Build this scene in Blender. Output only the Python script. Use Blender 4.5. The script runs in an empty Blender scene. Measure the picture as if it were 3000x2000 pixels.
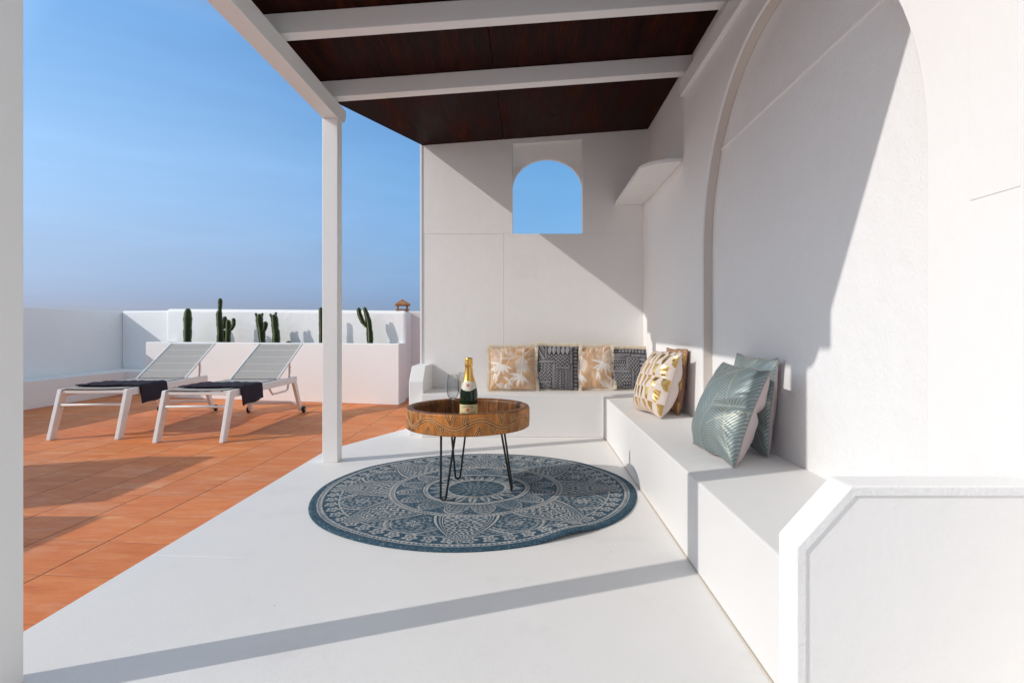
import bpy, bmesh, math, random
import numpy as np
from mathutils import Vector, Matrix

# ------------------------------------------------------------------ camera, world, sun, exposure
SC = bpy.context.scene
COL = SC.collection
CAM_H = 0.8
F_PX = 1650.0
cam_d = bpy.data.cameras.new("camera")
cam_d.sensor_width = 36.0
cam_d.lens = 36.0 * F_PX / 3000.0
cam_d.shift_x = -52.0 / 3000.0
cam_d.shift_y = -38.0 / 3000.0
cam_d.clip_start = 0.05
cam_d.clip_end = 12000
cam = bpy.data.objects.new("camera", cam_d)
cam.location = (0, 0, CAM_H)
cam.rotation_euler = (math.radians(90), 0, 0)
COL.objects.link(cam)
SC.camera = cam

SKY_K = 0.812
SUN_DIR = Vector((1.0, 0.382, -0.63))            # the way the light travels
EL = math.atan2(0.63, math.hypot(1.0, 0.382))
W = bpy.data.worlds.new("World")
SC.world = W
W.use_nodes = True
wn = W.node_tree
wn.nodes.clear()
sky = wn.nodes.new("ShaderNodeTexSky")
sky.sky_type = 'NISHITA'
sky.sun_disc = False
sky.sun_elevation = EL
sky.sun_rotation = math.atan2(-1.0, -0.382)
sky.altitude = 0
sky.air_density = 1.0
sky.dust_density = 0.6
sky.ozone_density = 2.0
bg = wn.nodes.new("ShaderNodeBackground")
bg.inputs['Strength'].default_value = 0.15
wo = wn.nodes.new("ShaderNodeOutputWorld")
# horizon haze, deeper blue away from the sun; unseen sky brightened as added fill
tc = wn.nodes.new("ShaderNodeTexCoord")
sp_ = wn.nodes.new("ShaderNodeSeparateXYZ")
wn.links.new(tc.outputs['Generated'], sp_.inputs[0])
def sky_ramp(sock, lo, hi, stops):
    mr = wn.nodes.new("ShaderNodeMapRange")
    mr.inputs[1].default_value = lo; mr.inputs[2].default_value = hi
    wn.links.new(sock, mr.inputs[0])
    r = wn.nodes.new("ShaderNodeValToRGB")
    wn.links.new(mr.outputs[0], r.inputs[0])
    el = r.color_ramp.elements
    while len(el) < len(stops): el.new(.5)
    for e, (p, c) in zip(el, stops):
        e.position = (p - lo) / (hi - lo); e.color = tuple(x / 2 for x in c) + (1,)
    return r.outputs[0]
def vec(op, a, b):
    v = wn.nodes.new("ShaderNodeVectorMath"); v.operation = op
    wn.links.new(a, v.inputs[0])
    if hasattr(b, 'is_output'): wn.links.new(b, v.inputs[1])
    else: v.inputs[1].default_value = b
    return v.outputs[0]
elev = sky_ramp(sp_.outputs[2], 0.0, 1.0, [(0.0, (.48, .53, .90)), (.044, (.52, .58, .96)), (.1135, (.78, .79, .97)), (.18, (1.0, 1.05, 1.17)), (.253, (1.14, 1.25, 1.31)), (.42, (1.07, 1.37, 1.49)), (.52, (1.75, 1.70, 1.52)), (.65, (2.1, 1.82, 1.50))])
azim = sky_ramp(sp_.outputs[0], -.7, .3, [(-.62, (1.0, 1.0, 1.0)), (-.42, (.92, .95, .98)), (-.20, (.72, .86, .95)), (.05, (.58, .80, .90)), (.15, (.60, .80, .90)), (.3, (1.7, 1.35, 1.06))])
# thin high streaks of cloud low over the parapet
mp = wn.nodes.new("ShaderNodeMapping"); mp.inputs['Scale'].default_value = (2.2, 2.2, 16)
wn.links.new(tc.outputs['Generated'], mp.inputs[0])
cn = wn.nodes.new("ShaderNodeTexNoise"); cn.inputs['Scale'].default_value = 2.4; cn.inputs['Detail'].default_value = 6
wn.links.new(mp.outputs[0], cn.inputs['Vector'])
cm = wn.nodes.new("ShaderNodeMapRange"); wn.links.new(cn.outputs['Fac'], cm.inputs[0])
cm.inputs[1].default_value = .45; cm.inputs[2].default_value = .75; cm.inputs[3].default_value = .985; cm.inputs[4].default_value = 1.035
# broad ring of unseen sky round the sun, brightened to fill the shade
dt = wn.nodes.new("ShaderNodeVectorMath"); dt.operation = 'DOT_PRODUCT'
wn.links.new(tc.outputs['Generated'], dt.inputs[0])
dt.inputs[1].default_value = tuple(-SUN_DIR.normalized())
fill_glow = sky_ramp(dt.outputs['Value'], 0.0, 1.0, [(0.0, (1.0, 1.0, 1.0)), (.46, (1.0, 1.0, 1.0)), (.58, (1.80, 1.56, 1.29)), (.84, (2.0, 1.70, 1.37)), (.94, (.8, .69, .57)), (1.0, (.3, .27, .22))])
skyc = vec('MULTIPLY', vec('MULTIPLY', vec('MULTIPLY', sky.outputs[0], elev), azim), fill_glow)
sc4 = wn.nodes.new("ShaderNodeVectorMath"); sc4.operation = 'SCALE'; wn.links.new(skyc, sc4.inputs[0])
m4 = wn.nodes.new("ShaderNodeMath"); m4.operation = 'MULTIPLY'; m4.inputs[1].default_value = 8.0 * SKY_K
wn.links.new(cm.outputs[0], m4.inputs[0]); wn.links.new(m4.outputs[0], sc4.inputs['Scale'])
wn.links.new(sc4.outputs[0], bg.inputs['Color'])
wn.links.new(bg.outputs[0], wo.inputs['Surface'])

sun_d = bpy.data.lights.new("sun", 'SUN')
sun_d.energy = 2.0
sun_d.angle = math.radians(0.5)
sun_d.color = (1.0, 0.955, 0.90)
sun = bpy.data.objects.new("sun", sun_d)
sun.rotation_euler = SUN_DIR.to_track_quat('-Z', 'Y').to_euler()
sun.location = (-8, -4, 8)
COL.objects.link(sun)

SC.view_settings.view_transform = 'Standard'
SC.view_settings.look = 'None'
SC.view_settings.exposure = 0.30
SC.view_settings.gamma = 1.0
SC.cycles.max_bounces = 14
SC.cycles.diffuse_bounces = 10
SC.cycles.transparent_max_bounces = 12
SC.cycles.use_denoising = True

random.seed(7)
RNG = np.random.default_rng(7)

# ------------------------------------------------------------------ node helpers
class Mat:
    def __init__(self, name, base=(.8, .8, .8), rough=.6, metal=0.0, spec=.5):
        self.m = bpy.data.materials.new(name)
        self.m.use_nodes = True
        self.t = self.m.node_tree
        self.b = self.t.nodes["Principled BSDF"]
        self.b.inputs['Base Color'].default_value = (*base, 1)
        self.b.inputs['Roughness'].default_value = rough
        self.b.inputs['Metallic'].default_value = metal
        self.b.inputs['Specular IOR Level'].default_value = spec
        self._c = None
    def n(self, typ, **kw):
        x = self.t.nodes.new(typ)
        for k, v in kw.items():
            setattr(x, k, v)
        return x
    def put(self, sock, v):
        if hasattr(v, 'is_output'):
            self.t.links.new(v, sock)
        else:
            sock.default_value = v
    def co(self):
        if self._c is None:
            self._c = self.n("ShaderNodeTexCoord").outputs['Object']
        return self._c
    def scale(self, vec, s):
        x = self.n("ShaderNodeMapping")
        self.t.links.new(vec, x.inputs['Vector'])
        x.inputs['Scale'].default_value = s
        return x.outputs[0]
    def noise(self, sc, vec=None, detail=3, rough=.55, out='Fac'):
        x = self.n("ShaderNodeTexNoise")
        self.put(x.inputs['Vector'], vec if vec is not None else self.co())
        x.inputs['Scale'].default_value = sc
        x.inputs['Detail'].default_value = detail
        x.inputs['Roughness'].default_value = rough
        return x.outputs[out]
    def math(self, op, a, b=0.0, c=0.0, clamp=False):
        x = self.n("ShaderNodeMath", operation=op, use_clamp=clamp)
        self.put(x.inputs[0], a); self.put(x.inputs[1], b)
        if len(x.inputs) > 2: self.put(x.inputs[2], c)
        return x.outputs[0]
    def ramp(self, fac, stops):
        x = self.n("ShaderNodeValToRGB")
        self.put(x.inputs[0], fac)
        e = x.color_ramp.elements
        while len(e) < len(stops): e.new(.5)
        for el, (p, c) in zip(e, stops):
            el.position = p
            el.color = (*c, 1) if len(c) == 3 else c
        return x.outputs[0]
    def mapr(self, v, a, b, c, d):
        x = self.n("ShaderNodeMapRange")
        self.put(x.inputs[0], v)
        for i, k in enumerate((a, b, c, d)): x.inputs[i + 1].default_value = k
        return x.outputs[0]
    def mix(self, fac, a, b, mode='MIX'):
        x = self.n("ShaderNodeMix", data_type='RGBA', blend_type=mode)
        self.put(x.inputs[0], fac)
        self.put(x.inputs[6], a if hasattr(a, 'is_output') else (*a, 1))
        self.put(x.inputs[7], b if hasattr(b, 'is_output') else (*b, 1))
        return x.outputs[2]
    def bump(self, h, strength=.3, dist=.01, prev=None):
        x = self.n("ShaderNodeBump")
        x.inputs['Strength'].default_value = strength
        x.inputs['Distance'].default_value = dist
        self.put(x.inputs['Height'], h)
        if prev is not None: self.t.links.new(prev, x.inputs['Normal'])
        self.t.links.new(x.outputs[0], self.b.inputs['Normal'])
        return x.outputs[0]
    def set(self, name, v):
        self.put(self.b.inputs[name], v)
        return self

def m_plaster(name, c0, c1, bump=.25, fine=90, rough=.75, spots=False):
    M = Mat(name, rough=rough, spec=.3)
    big = M.noise(1.3, detail=5, rough=.6)
    col = M.ramp(big, [(.3, c0), (.72, c1)])
    mid = M.noise(9, detail=4)
    col = M.mix(M.mapr(mid, .35, .75, 0, .25), col, tuple(x * .95 for x in c0))
    if spots:
        v = M.n("ShaderNodeTexVoronoi"); v.inputs['Scale'].default_value = 4.6
        M.t.links.new(M.co(), v.inputs['Vector'])
        sp = M.mapr(v.outputs['Distance'], .010, .024, .6, 0)
        col = M.mix(sp, col, (.38, .35, .32))
        sm = M.mapr(M.noise(2.6, detail=7, rough=.7), .55, .75, 0, .35)
        col = M.mix(sm, col, (.62, .60, .57))
    M.set('Base Color', col)
    f = M.noise(fine, detail=3)
    g = M.noise(14, detail=4)
    h = M.math('ADD', M.math('MULTIPLY', f, .35), M.math('MULTIPLY', g, .8))
    M.bump(h, bump, .01)
    return M.m

PLASTER = m_plaster("white plaster", (.885, .873, .86), (.855, .845, .832), .22)
PLASTER_ROUGH = m_plaster("rough white render", (.86, .855, .85), (.83, .825, .82), .55, 120)
FLOORPAINT = m_plaster("white floor paint", (.825, .805, .78), (.785, .765, .745), .14, 160, .5, True)
REVEAL = m_plaster("brown shade-toned edge of the arch", (.70, .63, .58), (.58, .50, .45), .3, 60)  # brownish edge tone, also standing in for the recess's dark shading
WOODPAINT = m_plaster("white painted timber", (.87, .865, .855), (.85, .845, .835), .10, 40, .45)
SEATPAINT = m_plaster("white bench seat paint", (.80, .785, .77), (.77, .755, .74), .10, 120, .55)

def m_tiles():
    M = Mat("terracotta tiles", rough=.6, spec=.16)
    sep = M.n("ShaderNodeSeparateXYZ"); M.t.links.new(M.co(), sep.inputs[0])
    x, y = sep.outputs[0], sep.outputs[1]
    u = M.math('DIVIDE', M.math('ADD', x, 1.34 + 2.70), .27)
    v = M.math('DIVIDE', M.math('ADD', M.math('ADD', y, M.math('MULTIPLY', x, .10)), -1.70 + 2.87), .287)
    fu, fv = M.math('FRACT', u), M.math('FRACT', v)
    iu, iv = M.math('FLOOR', u), M.math('FLOOR', v)
    def edge(f):
        return M.math('MINIMUM', f, M.math('SUBTRACT', 1.0, f))
    eu, ev = edge(fu), edge(fv)
    e = M.math('MINIMUM', eu, M.math('MULTIPLY', ev, 1.2))
    wob = M.mapr(M.noise(38, detail=3), .3, .7, -.003, .004)
    eu2 = M.math('ADD', eu, wob); ev2 = M.math('ADD', ev, wob)
    cmb = M.n("ShaderNodeCombineXYZ"); M.put(cmb.inputs[0], iu); M.put(cmb.inputs[1], iv)
    wn_ = M.n("ShaderNodeTexWhiteNoise"); M.t.links.new(cmb.outputs[0], wn_.inputs['Vector'])
    off = M.n("ShaderNodeVectorMath", operation='MULTIPLY_ADD')
    M.t.links.new(wn_.outputs['Color'], off.inputs[0]); off.inputs[1].default_value = (9, 9, 9)
    M.t.links.new(M.co(), off.inputs[2])
    st = M.noise(3.2, M.scale(off.outputs[0], (1.0, 4.2, 1)), 6, .65)
    fine = M.noise(15, M.scale(off.outputs[0], (1, 4.5, 1)), 6, .75)
    mixn = M.math('ADD', M.math('MULTIPLY', st, .55), M.math('MULTIPLY', fine, .45))
    col = M.ramp(mixn, [(.32, (.64, .160, .038)), (.46, (.76, .225, .062)), (.56, (.80, .275, .090)), (.68, (.86, .43, .21))])
    tint = M.mapr(wn_.outputs['Value'], 0, 1, .84, 1.0)
    col = M.mix(1.0, col, M.ramp(tint, [(0, (0, 0, 0)), (1, (1, 1, 1))]), 'MULTIPLY')
    col = M.mix(M.mapr(ev2, .004, .012, .45, 0), col, (.46, .20, .11))
    col = M.mix(M.mapr(eu2, .006, .013, .9, 0), col, (.19, .068, .030))
    sc_ = M.mapr(M.noise(2.6, M.scale(off.outputs[0], (1, 2.2, 1)), 8, .78), .50, .72, 0, .42)
    col = M.mix(sc_, col, (.84, .53, .36))
    M.set('Base Color', col)
    M.set('Roughness', M.mapr(fine, .3, .7, .42, .62))
    h = M.mapr(e, .006, .03, 0, 1)
    b = M.bump(h, .55, .004)
    M.bump(fine, .12, .004, b)
    return M.m
TILES = m_tiles()

def m_ceiling():
    M = Mat("dark stained plywood", rough=.42, spec=.03)
    a = M.noise(1.6, M.scale(M.co(), (9, .8, 1)), 6, .65)
    b = M.noise(5, M.scale(M.co(), (26, 1.2, 1)), 4, .7)
    mx = M.math('ADD', M.math('MULTIPLY', a, .6), M.math('MULTIPLY', b, .4))
    col = M.ramp(mx, [(.36, (.0060, .0016, .0012)), (.48, (.018, .0040, .0026)), (.58, (.040, .0085, .0042)), (.70, (.105, .024, .009))])
    M.set('Base Color', col)
    M.set('Roughness', M.mapr(a, .3, .7, .26, .55))
    M.bump(b, .18, .003)
    return M.m
CEIL = m_ceiling()

def simple(name, base, rough=.5, metal=0.0, nscale=None, var=.12, bump=0.0, spec=.5):
    M = Mat(name, base, rough, metal, spec)
    if nscale:
        nz = M.noise(nscale, detail=4)
        M.set('Base Color', M.ramp(nz, [(.3, tuple(c * (1 - var) for c in base)), (.7, tuple(min(1, c * (1 + var)) for c in base))]))
        if bump: M.bump(nz, bump, .004)
    return M.m
ALU = simple("white powder coated aluminium", (.80, .80, .78), .38, 0, 30, .02)
BLACKSTEEL = simple("black steel rod", (.010, .010, .010), .38, 0, 60, .3)
RUBBER = simple("black rubber", (.012, .012, .012), .6, 0, 60, .3)
TERRA = simple("weathered terracotta", (.36, .17, .075), .8, 0, 22, .35, .4)
SKIRT = simple("terracotta skirting", (.48, .15, .055), .55, 0, 14, .2, .2)
SOIL = simple("dry soil", (.16, .11, .07), .95, 0, 40, .4, .8)
GOLDFOIL = Mat("gold foil", (.80, .47, .12), .26, 1.0)
GOLDFOIL.bump(GOLDFOIL.noise(160, detail=3), .5, .002)
GOLDFOIL = GOLDFOIL.m
CREAM = simple("cream paper label", (.78, .66, .36), .5, 0, 90, .05)
IVORY = simple("ivory paper collar", (.80, .76, .62), .5, 0, 90, .05)
INK = simple("black ink", (.03, .022, .015), .6, 0, 90, .05)
REDINK = simple("red ink", (.62, .045, .03), .5, 0, 90, .15)
FRINGE = simple("cream cotton fringe", (.86, .775, .63), .9, 0, 60, .12)
BOTTLE_GLASS = Mat("dark green bottle glass", (.006, .020, .006), .10, 0, .35)
BOTTLE_GLASS.set('Coat Weight', .15)
BOTTLE_GLASS.set('Base Color', BOTTLE_GLASS.ramp(BOTTLE_GLASS.noise(20), [(.3, (.004, .014, .004)), (.7, (.010, .030, .008))]))
BOTTLE_GLASS = BOTTLE_GLASS.m
def m_glass():
    m = bpy.data.materials.new("thin clear glass"); m.use_nodes = True
    t = m.node_tree; t.nodes.clear()
    lw = t.nodes.new("ShaderNodeLayerWeight"); lw.inputs['Blend'].default_value = .5
    tr = t.nodes.new("ShaderNodeBsdfTransparent")
    rp = t.nodes.new("ShaderNodeValToRGB"); t.links.new(lw.outputs['Facing'], rp.inputs[0])
    rp.color_ramp.elements[0].color = (.86, .87, .875, 1); rp.color_ramp.elements[0].position = .30
    rp.color_ramp.elements[1].color = (.30, .32, .33, 1); rp.color_ramp.elements[1].position = .97
    t.links.new(rp.outputs[0], tr.inputs['Color'])
    gl = t.nodes.new("ShaderNodeBsdfGlossy"); gl.inputs['Roughness'].default_value = .02
    pw = t.nodes.new("ShaderNodeMath"); pw.operation = 'POWER'; pw.inputs[1].default_value = 5.0
    t.links.new(lw.outputs['Facing'], pw.inputs[0])
    fr = t.nodes.new("ShaderNodeMath"); fr.operation = 'MULTIPLY_ADD'; fr.inputs[1].default_value = .7; fr.inputs[2].default_value = .08
    t.links.new(pw.outputs[0], fr.inputs[0])
    mx = t.nodes.new("ShaderNodeMixShader"); o = t.nodes.new("ShaderNodeOutputMaterial")
    t.links.new(fr.outputs[0], mx.inputs[0]); t.links.new(tr.outputs[0], mx.inputs[1]); t.links.new(gl.outputs[0], mx.inputs[2])
    t.links.new(mx.outputs[0], o.inputs[0])
    return m
CLEAR = m_glass()
SOLID_GLASS = Mat("solid glass stem", (1, 1, 1), 0, 0, .5)
SOLID_GLASS.set('Transmission Weight', 1.0); SOLID_GLASS.set('IOR', 1.45)
SOLID_GLASS = SOLID_GLASS.m

def m_attr(name, rough=.85, weave=900, bump=.3, metal_alpha=False, gold_rough=.3, sheen=0.0, spec=.3, metal=0.0):
    M = Mat(name, rough=rough, spec=spec, metal=metal)
    a = M.n("ShaderNodeAttribute"); a.attribute_name = "col"
    nz = M.noise(300, detail=2)
    col = M.mix(M.mapr(nz, .3, .7, 0, .18), a.outputs['Color'], M.mix(1.0, a.outputs['Color'], (.6, .6, .6), 'MULTIPLY'))
    M.set('Base Color', col)
    if metal_alpha:
        M.set('Metallic', a.outputs['Alpha'])
        M.set('Roughness', M.mapr(a.outputs['Alpha'], 0, 1, rough, gold_rough))
    if sheen: M.set('Sheen Weight', sheen)
    f = M.noise(weave, detail=2)
    M.bump(f, bump, .002)
    return M.m
FABRIC = m_attr("printed cotton", .9, 700, .35, sheen=.2)
RUGMAT = m_attr("woven rug", .95, 420, .7)
GOLDPRINT = m_attr("gold foil printed satin", .6, 500, .15, True, .22)
TEALFAB = m_attr("teal jacquard", .5, 600, .15, True, .42)
CACTUSM = m_attr("cactus skin", .6, 200, .2, spec=.35)
WOODCARVE = m_attr("carved mango wood", .5, 130, .35, spec=.45)

def m_towel():
    M = Mat("charcoal terry towel", rough=.97, spec=.15)
    nz = M.noise(260, detail=3)
    M.set('Base Color', M.ramp(nz, [(.3, (.022, .018, .027)), (.7, (.062, .052, .072))]))
    M.bump(nz, .9, .006)
    return M.m
TOWEL = m_towel()

SLING = m_attr("grey woven sling", .75, 500, .3)

# ------------------------------------------------------------------ mesh helpers
def tag(o, label=None, cat=None, group=None, kind=None):
    if label: o['label'] = label
    if cat: o['category'] = cat
    if group: o['group'] = group
    if kind: o['kind'] = kind
    return o

def thing(name, label, cat, loc=(0, 0, 0), rotz=0.0, group=None):
    o = bpy.data.objects.new(name, None)
    o.empty_display_size = .05
    o.location = loc
    o.rotation_euler = (0, 0, rotz)
    COL.objects.link(o)
    return tag(o, label, cat, group)

def link(name, me, mat, parent=None, local=True, bevel=0.0):
    o = bpy.data.objects.new(name, me)
    COL.objects.link(o)
    for m in (mat if isinstance(mat, (list, tuple)) else [mat]):
        me.materials.append(m)
    if parent is not None:
        o.parent = parent
        if not local:
            pm = Matrix.Translation(parent.location)
            if parent.parent is not None: pm = Matrix.Translation(parent.parent.location) @ pm
            o.matrix_parent_inverse = pm.inverted()
    if bevel:
        b = o.modifiers.new("bevel", 'BEVEL')
        b.width = bevel; b.segments = 2; b.limit_method = 'ANGLE'; b.angle_limit = math.radians(40)
    return o

def np_mesh(name, V, F, smooth=True):
    V = np.asarray(V, dtype=np.float32); F = np.asarray(F, dtype=np.int32)
    me = bpy.data.meshes.new(name)
    k = F.shape[1]
    me.vertices.add(len(V)); me.vertices.foreach_set("co", V.ravel())
    me.loops.add(F.size); me.loops.foreach_set("vertex_index", F.ravel())
    me.polygons.add(len(F))
    me.polygons.foreach_set("loop_start", np.arange(0, F.size, k, dtype=np.int32))
    me.polygons.foreach_set("use_smooth", np.full(len(F), smooth))
    me.update(calc_edges=True)
    me.validate()
    return me

def set_col(me, C):
    a = me.color_attributes.new("col", 'FLOAT_COLOR', 'POINT')
    C = np.asarray(C, dtype=np.float32)
    if C.shape[1] == 3: C = np.hstack([C, np.zeros((len(C), 1), np.float32)])
    a.data.foreach_set("color", C.ravel())

def grid_faces(nu, nv, wrap_u=False, off=0):
    iu = np.arange(nu if wrap_u else nu - 1); iv = np.arange(nv - 1)
    A, B = np.meshgrid(iu, iv, indexing='ij')
    A2 = (A + 1) % nu
    f = np.stack([A * nv + B, A2 * nv + B, A2 * nv + B + 1, A * nv + B + 1], -1).reshape(-1, 4)
    return f + off

def smooth(x, a, b):
    t = np.clip((x - a) / (b - a), 0, 1); return t * t * (3 - 2 * t)
def band(x, c, w, e=.35):
    return 1 - smooth(np.abs(x - c), w * (1 - e), w * (1 + e))
def hash2(a, b, s=0.0):
    q = np.sin(a * 127.1 + b * 311.7 + s * 74.7) * 43758.5453
    return q - np.floor(q)
def vnoise(x, y, s=0.0):
    ix, iy = np.floor(x), np.floor(y); fx, fy = x - ix, y - iy
    fx = fx * fx * (3 - 2 * fx); fy = fy * fy * (3 - 2 * fy)
    return (hash2(ix, iy, s) * (1 - fx) + hash2(ix + 1, iy, s) * fx) * (1 - fy) + (hash2(ix, iy + 1, s) * (1 - fx) + hash2(ix + 1, iy + 1, s) * fx) * fy

class BM:
    """collects boxes, prisms, tubes and lathes into one mesh"""
    def __init__(self): self.bm = bmesh.new()
    def box(self, x0, x1, y0, y1, z0, z1, M=None):
        vs = [self.bm.verts.new((x, y, z)) for x in (x0, x1) for y in (y0, y1) for z in (z0, z1)]
        for f in ((0, 1, 3, 2), (4, 6, 7, 5), (0, 4, 5, 1), (2, 3, 7, 6), (0, 2, 6, 4), (1, 5, 7, 3)):
            self.bm.faces.new([vs[i] for i in f])
        if M is not None: bmesh.ops.transform(self.bm, matrix=M, verts=vs)
        return self
    def prism(self, pts, d0, d1, axis='z', tops=None):
        def P(p, d):
            if axis == 'z': return (p[0], p[1], d)
            if axis == 'x': return (d, p[0], p[1])
            return (p[0], d, p[1])
        a = [self.bm.verts.new(P(p, d0)) for p in pts]
        b = [self.bm.verts.new(P(p, d1 if tops is None else tops[i])) for i, p in enumerate(pts)]
        n = len(pts)
        self.bm.faces.new(a[::-1]); self.bm.faces.new(b)
        for i in range(n):
            self.bm.faces.new((a[i], a[(i + 1) % n], b[(i + 1) % n], b[i]))
        return self
    def bar(self, p0, p1, w, h, up=(0, 0, 1)):
        p0, p1 = Vector(p0), Vector(p1)
        d = (p1 - p0).normalized(); s = d.cross(Vector(up)).normalized(); u = s.cross(d)
        r = []
        for p in (p0, p1):
            r.append([self.bm.verts.new(p + s * (a * w / 2) + u * (b * h / 2)) for a, b in ((-1, -1), (1, -1), (1, 1), (-1, 1))])
        a, b = r
        self.bm.faces.new(a[::-1]); self.bm.faces.new(b)
        for i in range(4): self.bm.faces.new((a[i], a[(i + 1) % 4], b[(i + 1) % 4], b[i]))
        return self
    def tube(self, pts, r, n=10, caps=True):
        pts = [Vector(p) for p in pts]
        rings = []
        ref = None
        for i, p in enumerate(pts):
            d = (pts[min(i + 1, len(pts) - 1)] - pts[max(i - 1, 0)]).normalized()
            if ref is None:
                ref = d.orthogonal().normalized()
            s = (ref - d * ref.dot(d)).normalized(); ref = s
            t = d.cross(s)
            rr = r[i] if isinstance(r, (list, tuple)) else r
            rings.append([self.bm.verts.new(p + (s * math.cos(k * 2 * math.pi / n) + t * math.sin(k * 2 * math.pi / n)) * rr) for k in range(n)])
        for a, b in zip(rings, rings[1:]):
            for k in range(n): self.bm.faces.new((a[k], a[(k + 1) % n], b[(k + 1) % n], b[k])).smooth = True
        if caps:
            self.bm.faces.new(rings[0][::-1]); self.bm.faces.new(rings[-1])
        return self
    def lathe(self, prof, c=(0, 0), n=48):
        rings = []
        for r, z in prof:
            if r < 1e-6: rings.append([self.bm.verts.new((c[0], c[1], z))])
            else: rings.append([self.bm.verts.new((c[0] + r * math.cos(2 * math.pi * k / n), c[1] + r * math.sin(2 * math.pi * k / n), z)) for k in range(n)])
        for a, b in zip(rings, rings[1:]):
            if len(a) == 1 and len(b) == 1: continue
            for k in range(n):
                k2 = (k + 1) % n
                if len(a) == 1: f = (a[0], b[k2], b[k])
                elif len(b) == 1: f = (a[k], a[k2], b[0])
                else: f = (a[k], a[k2], b[k2], b[k])
                self.bm.faces.new(f).smooth = True
        return self
    def done(self, name, mat, parent=None, local=True, bevel=0.0):
        bmesh.ops.recalc_face_normals(self.bm, faces=self.bm.faces)
        me = bpy.data.meshes.new(name)
        self.bm.to_mesh(me); self.bm.free()
        return link(name, me, mat, parent, local, bevel)

# ------------------------------------------------------------------ setting
tag(BM().box(-5000, 5000, -5000, 5000, -3.6, -3.4).done('ground', simple("dry volcanic ground", (.22, .17, .12), .95, 0, .02, .3)), 'dry brown ground far below the roof terrace', 'ground', kind='structure')
tag(BM().box(-5.62, 1.5, -2.5, 7.9, -3.35, -.012).done('tiled_floor', TILES), 'terracotta tiled floor of the open roof terrace', 'floor', kind='structure')
tag(BM().prism([(-1.34, -2.4), (1.45, -2.4), (1.45, 4.72), (-.90, 4.72), (-1.34, 3.70)], -.008, 0.0).done('white_floor', FLOORPAINT, bevel=.003), 'white painted floor under the pergola', 'floor', kind='structure')
# slightly raised edge of an older patch of floor paint
tag(BM().prism([(-1.335, 1.990), (-.99, 1.962), (-.99, 1.968), (-1.335, 1.996)], .0002, .0008).done('floor_joint', PLASTER), 'thin pale joint line across the white painted floor', 'floor', kind='structure')

# ------------------------------------------------------------------ back wall with arched opening
YB = 4.62
def roof_z(x): return 2.3617 + .0725 * x
bw = thing('back_wall', 'tall white boarded wall with an arched opening behind the corner bench', 'wall', (0, YB, 0))
WX0, WX1, WZ0, WX = -.142, .434, 1.578, .972
XL = -.885
p = [(XL, 1.5767), (WX0, 1.5767), (WX0, 2.316), (WX1, 2.351), (WX1, 1.5767), (WX, 1.5767), (WX, roof_z(WX) + .03), (XL, roof_z(XL) + .03)]
BM().prism(p, YB, YB + .060, 'y').done('upper_board', PLASTER, bw, False, .0006)
BM().box(XL, -.2145, YB + .0015, YB + .060, 0, 1.5760).done('lower_board', PLASTER, bw, False, .0006)
BM().box(-.2125, WX, YB - .001, YB + .060, 0, 1.5760).done('lower_board', PLASTER, bw, False, .0006)
BM().box(-.152, .052, YB - .0018, YB - .0012, 1.212, 1.402).done('repair_patch', m_plaster('repainted patch', (.87, .853, .838), (.84, .825, .808), .35, 60), bw, False)
arch = []
xc, hw, zs = (WX0 + WX1) / 2, (WX1 - WX0) / 2, 1.955
for i in range(33):
    a = math.pi * (1 - i / 32)
    arch.append((xc + (hw - .001) * math.cos(a), zs + .25 * math.sin(a)))
p = [(XL, 1.577), (WX0 + .001, 1.577)] + arch + [(WX1 - .001, 1.577), (WX, 1.577), (WX, roof_z(WX) + .03), (XL, roof_z(XL) + .03)]
BM().prism(p, YB + .0605, YB + .095, 'y').done('arch_board', PLASTER, bw, False, .002)
BM().box(XL, WX, YB + .0605, YB + .095, 0, 1.5765).done('backing_board', PLASTER, bw, False)
BM().box(XL - .014, XL + .004, YB - .006, YB + .10, 0, roof_z(XL) + .025).done('corner_trim', WOODPAINT, bw, False, .003)

# splayed plaster hood between the arch and the square recess
nx_, nz_ = 48, 16
gx = np.linspace(WX0 + .0015, WX1 - .0015, nx_)
top_ = 2.316 + (gx - WX0) / (WX1 - WX0) * .035 - .0015
cr = zs + .25 * np.sqrt(np.clip(1 - ((gx - xc) / (hw - .0005)) ** 2, 0, 1))
tt = np.linspace(0, 1, nz_)
Z_ = cr[:, None] + (top_ - cr)[:, None] * tt[None]
dep = np.clip((top_[:, None] - Z_) / .17, 0, 1)
Y_ = YB + .004 + .054 * (dep ** .7)
V_ = np.stack([np.repeat(gx[:, None], nz_, 1), Y_, Z_], -1).reshape(-1, 3)
link('arch_hood', np_mesh('arch_hood', V_, grid_faces(nx_, nz_)), PLASTER, bw, False)

# ------------------------------------------------------------------ side wall with the big arched niche
XW, XN, XU = .93, .985, .97
YC, RA, ZC = 2.18, .86, 1.22
sw = thing('niche_wall', 'white plastered side wall with a large shallow arched niche above the long bench', 'wall', (XW, 2.2, 0))
arc = [(YC + RA * math.cos(math.pi * i / 48), ZC + RA * math.sin(math.pi * i / 48)) for i in range(49)]
ZT = 2.62
p = [(YB - .002, 0), (YC + RA, 0)] + arc + [(YC - RA, 0), (1.064, 0), (1.064, 2.195), (3.405, 2.195), (3.405, 1.842), (YB - .002, 1.842)]
BM().prism(p, XW, XU - .0005, 'x').done('arch_face', PLASTER, sw, False, .004)
BM().box(XN, 1.12, 1.3, 3.06, 0, 2.1).done('niche_panel', PLASTER_ROUGH, sw, False)
BM().box(XU, 1.12, 3.0605, YB + .1, 0, 2.1).done('wall_core', PLASTER, sw, False)
BM().box(XU, 1.12, 1.0, YB + .1, 2.1005, ZT).done('upper_panel', PLASTER, sw, False)
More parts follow.
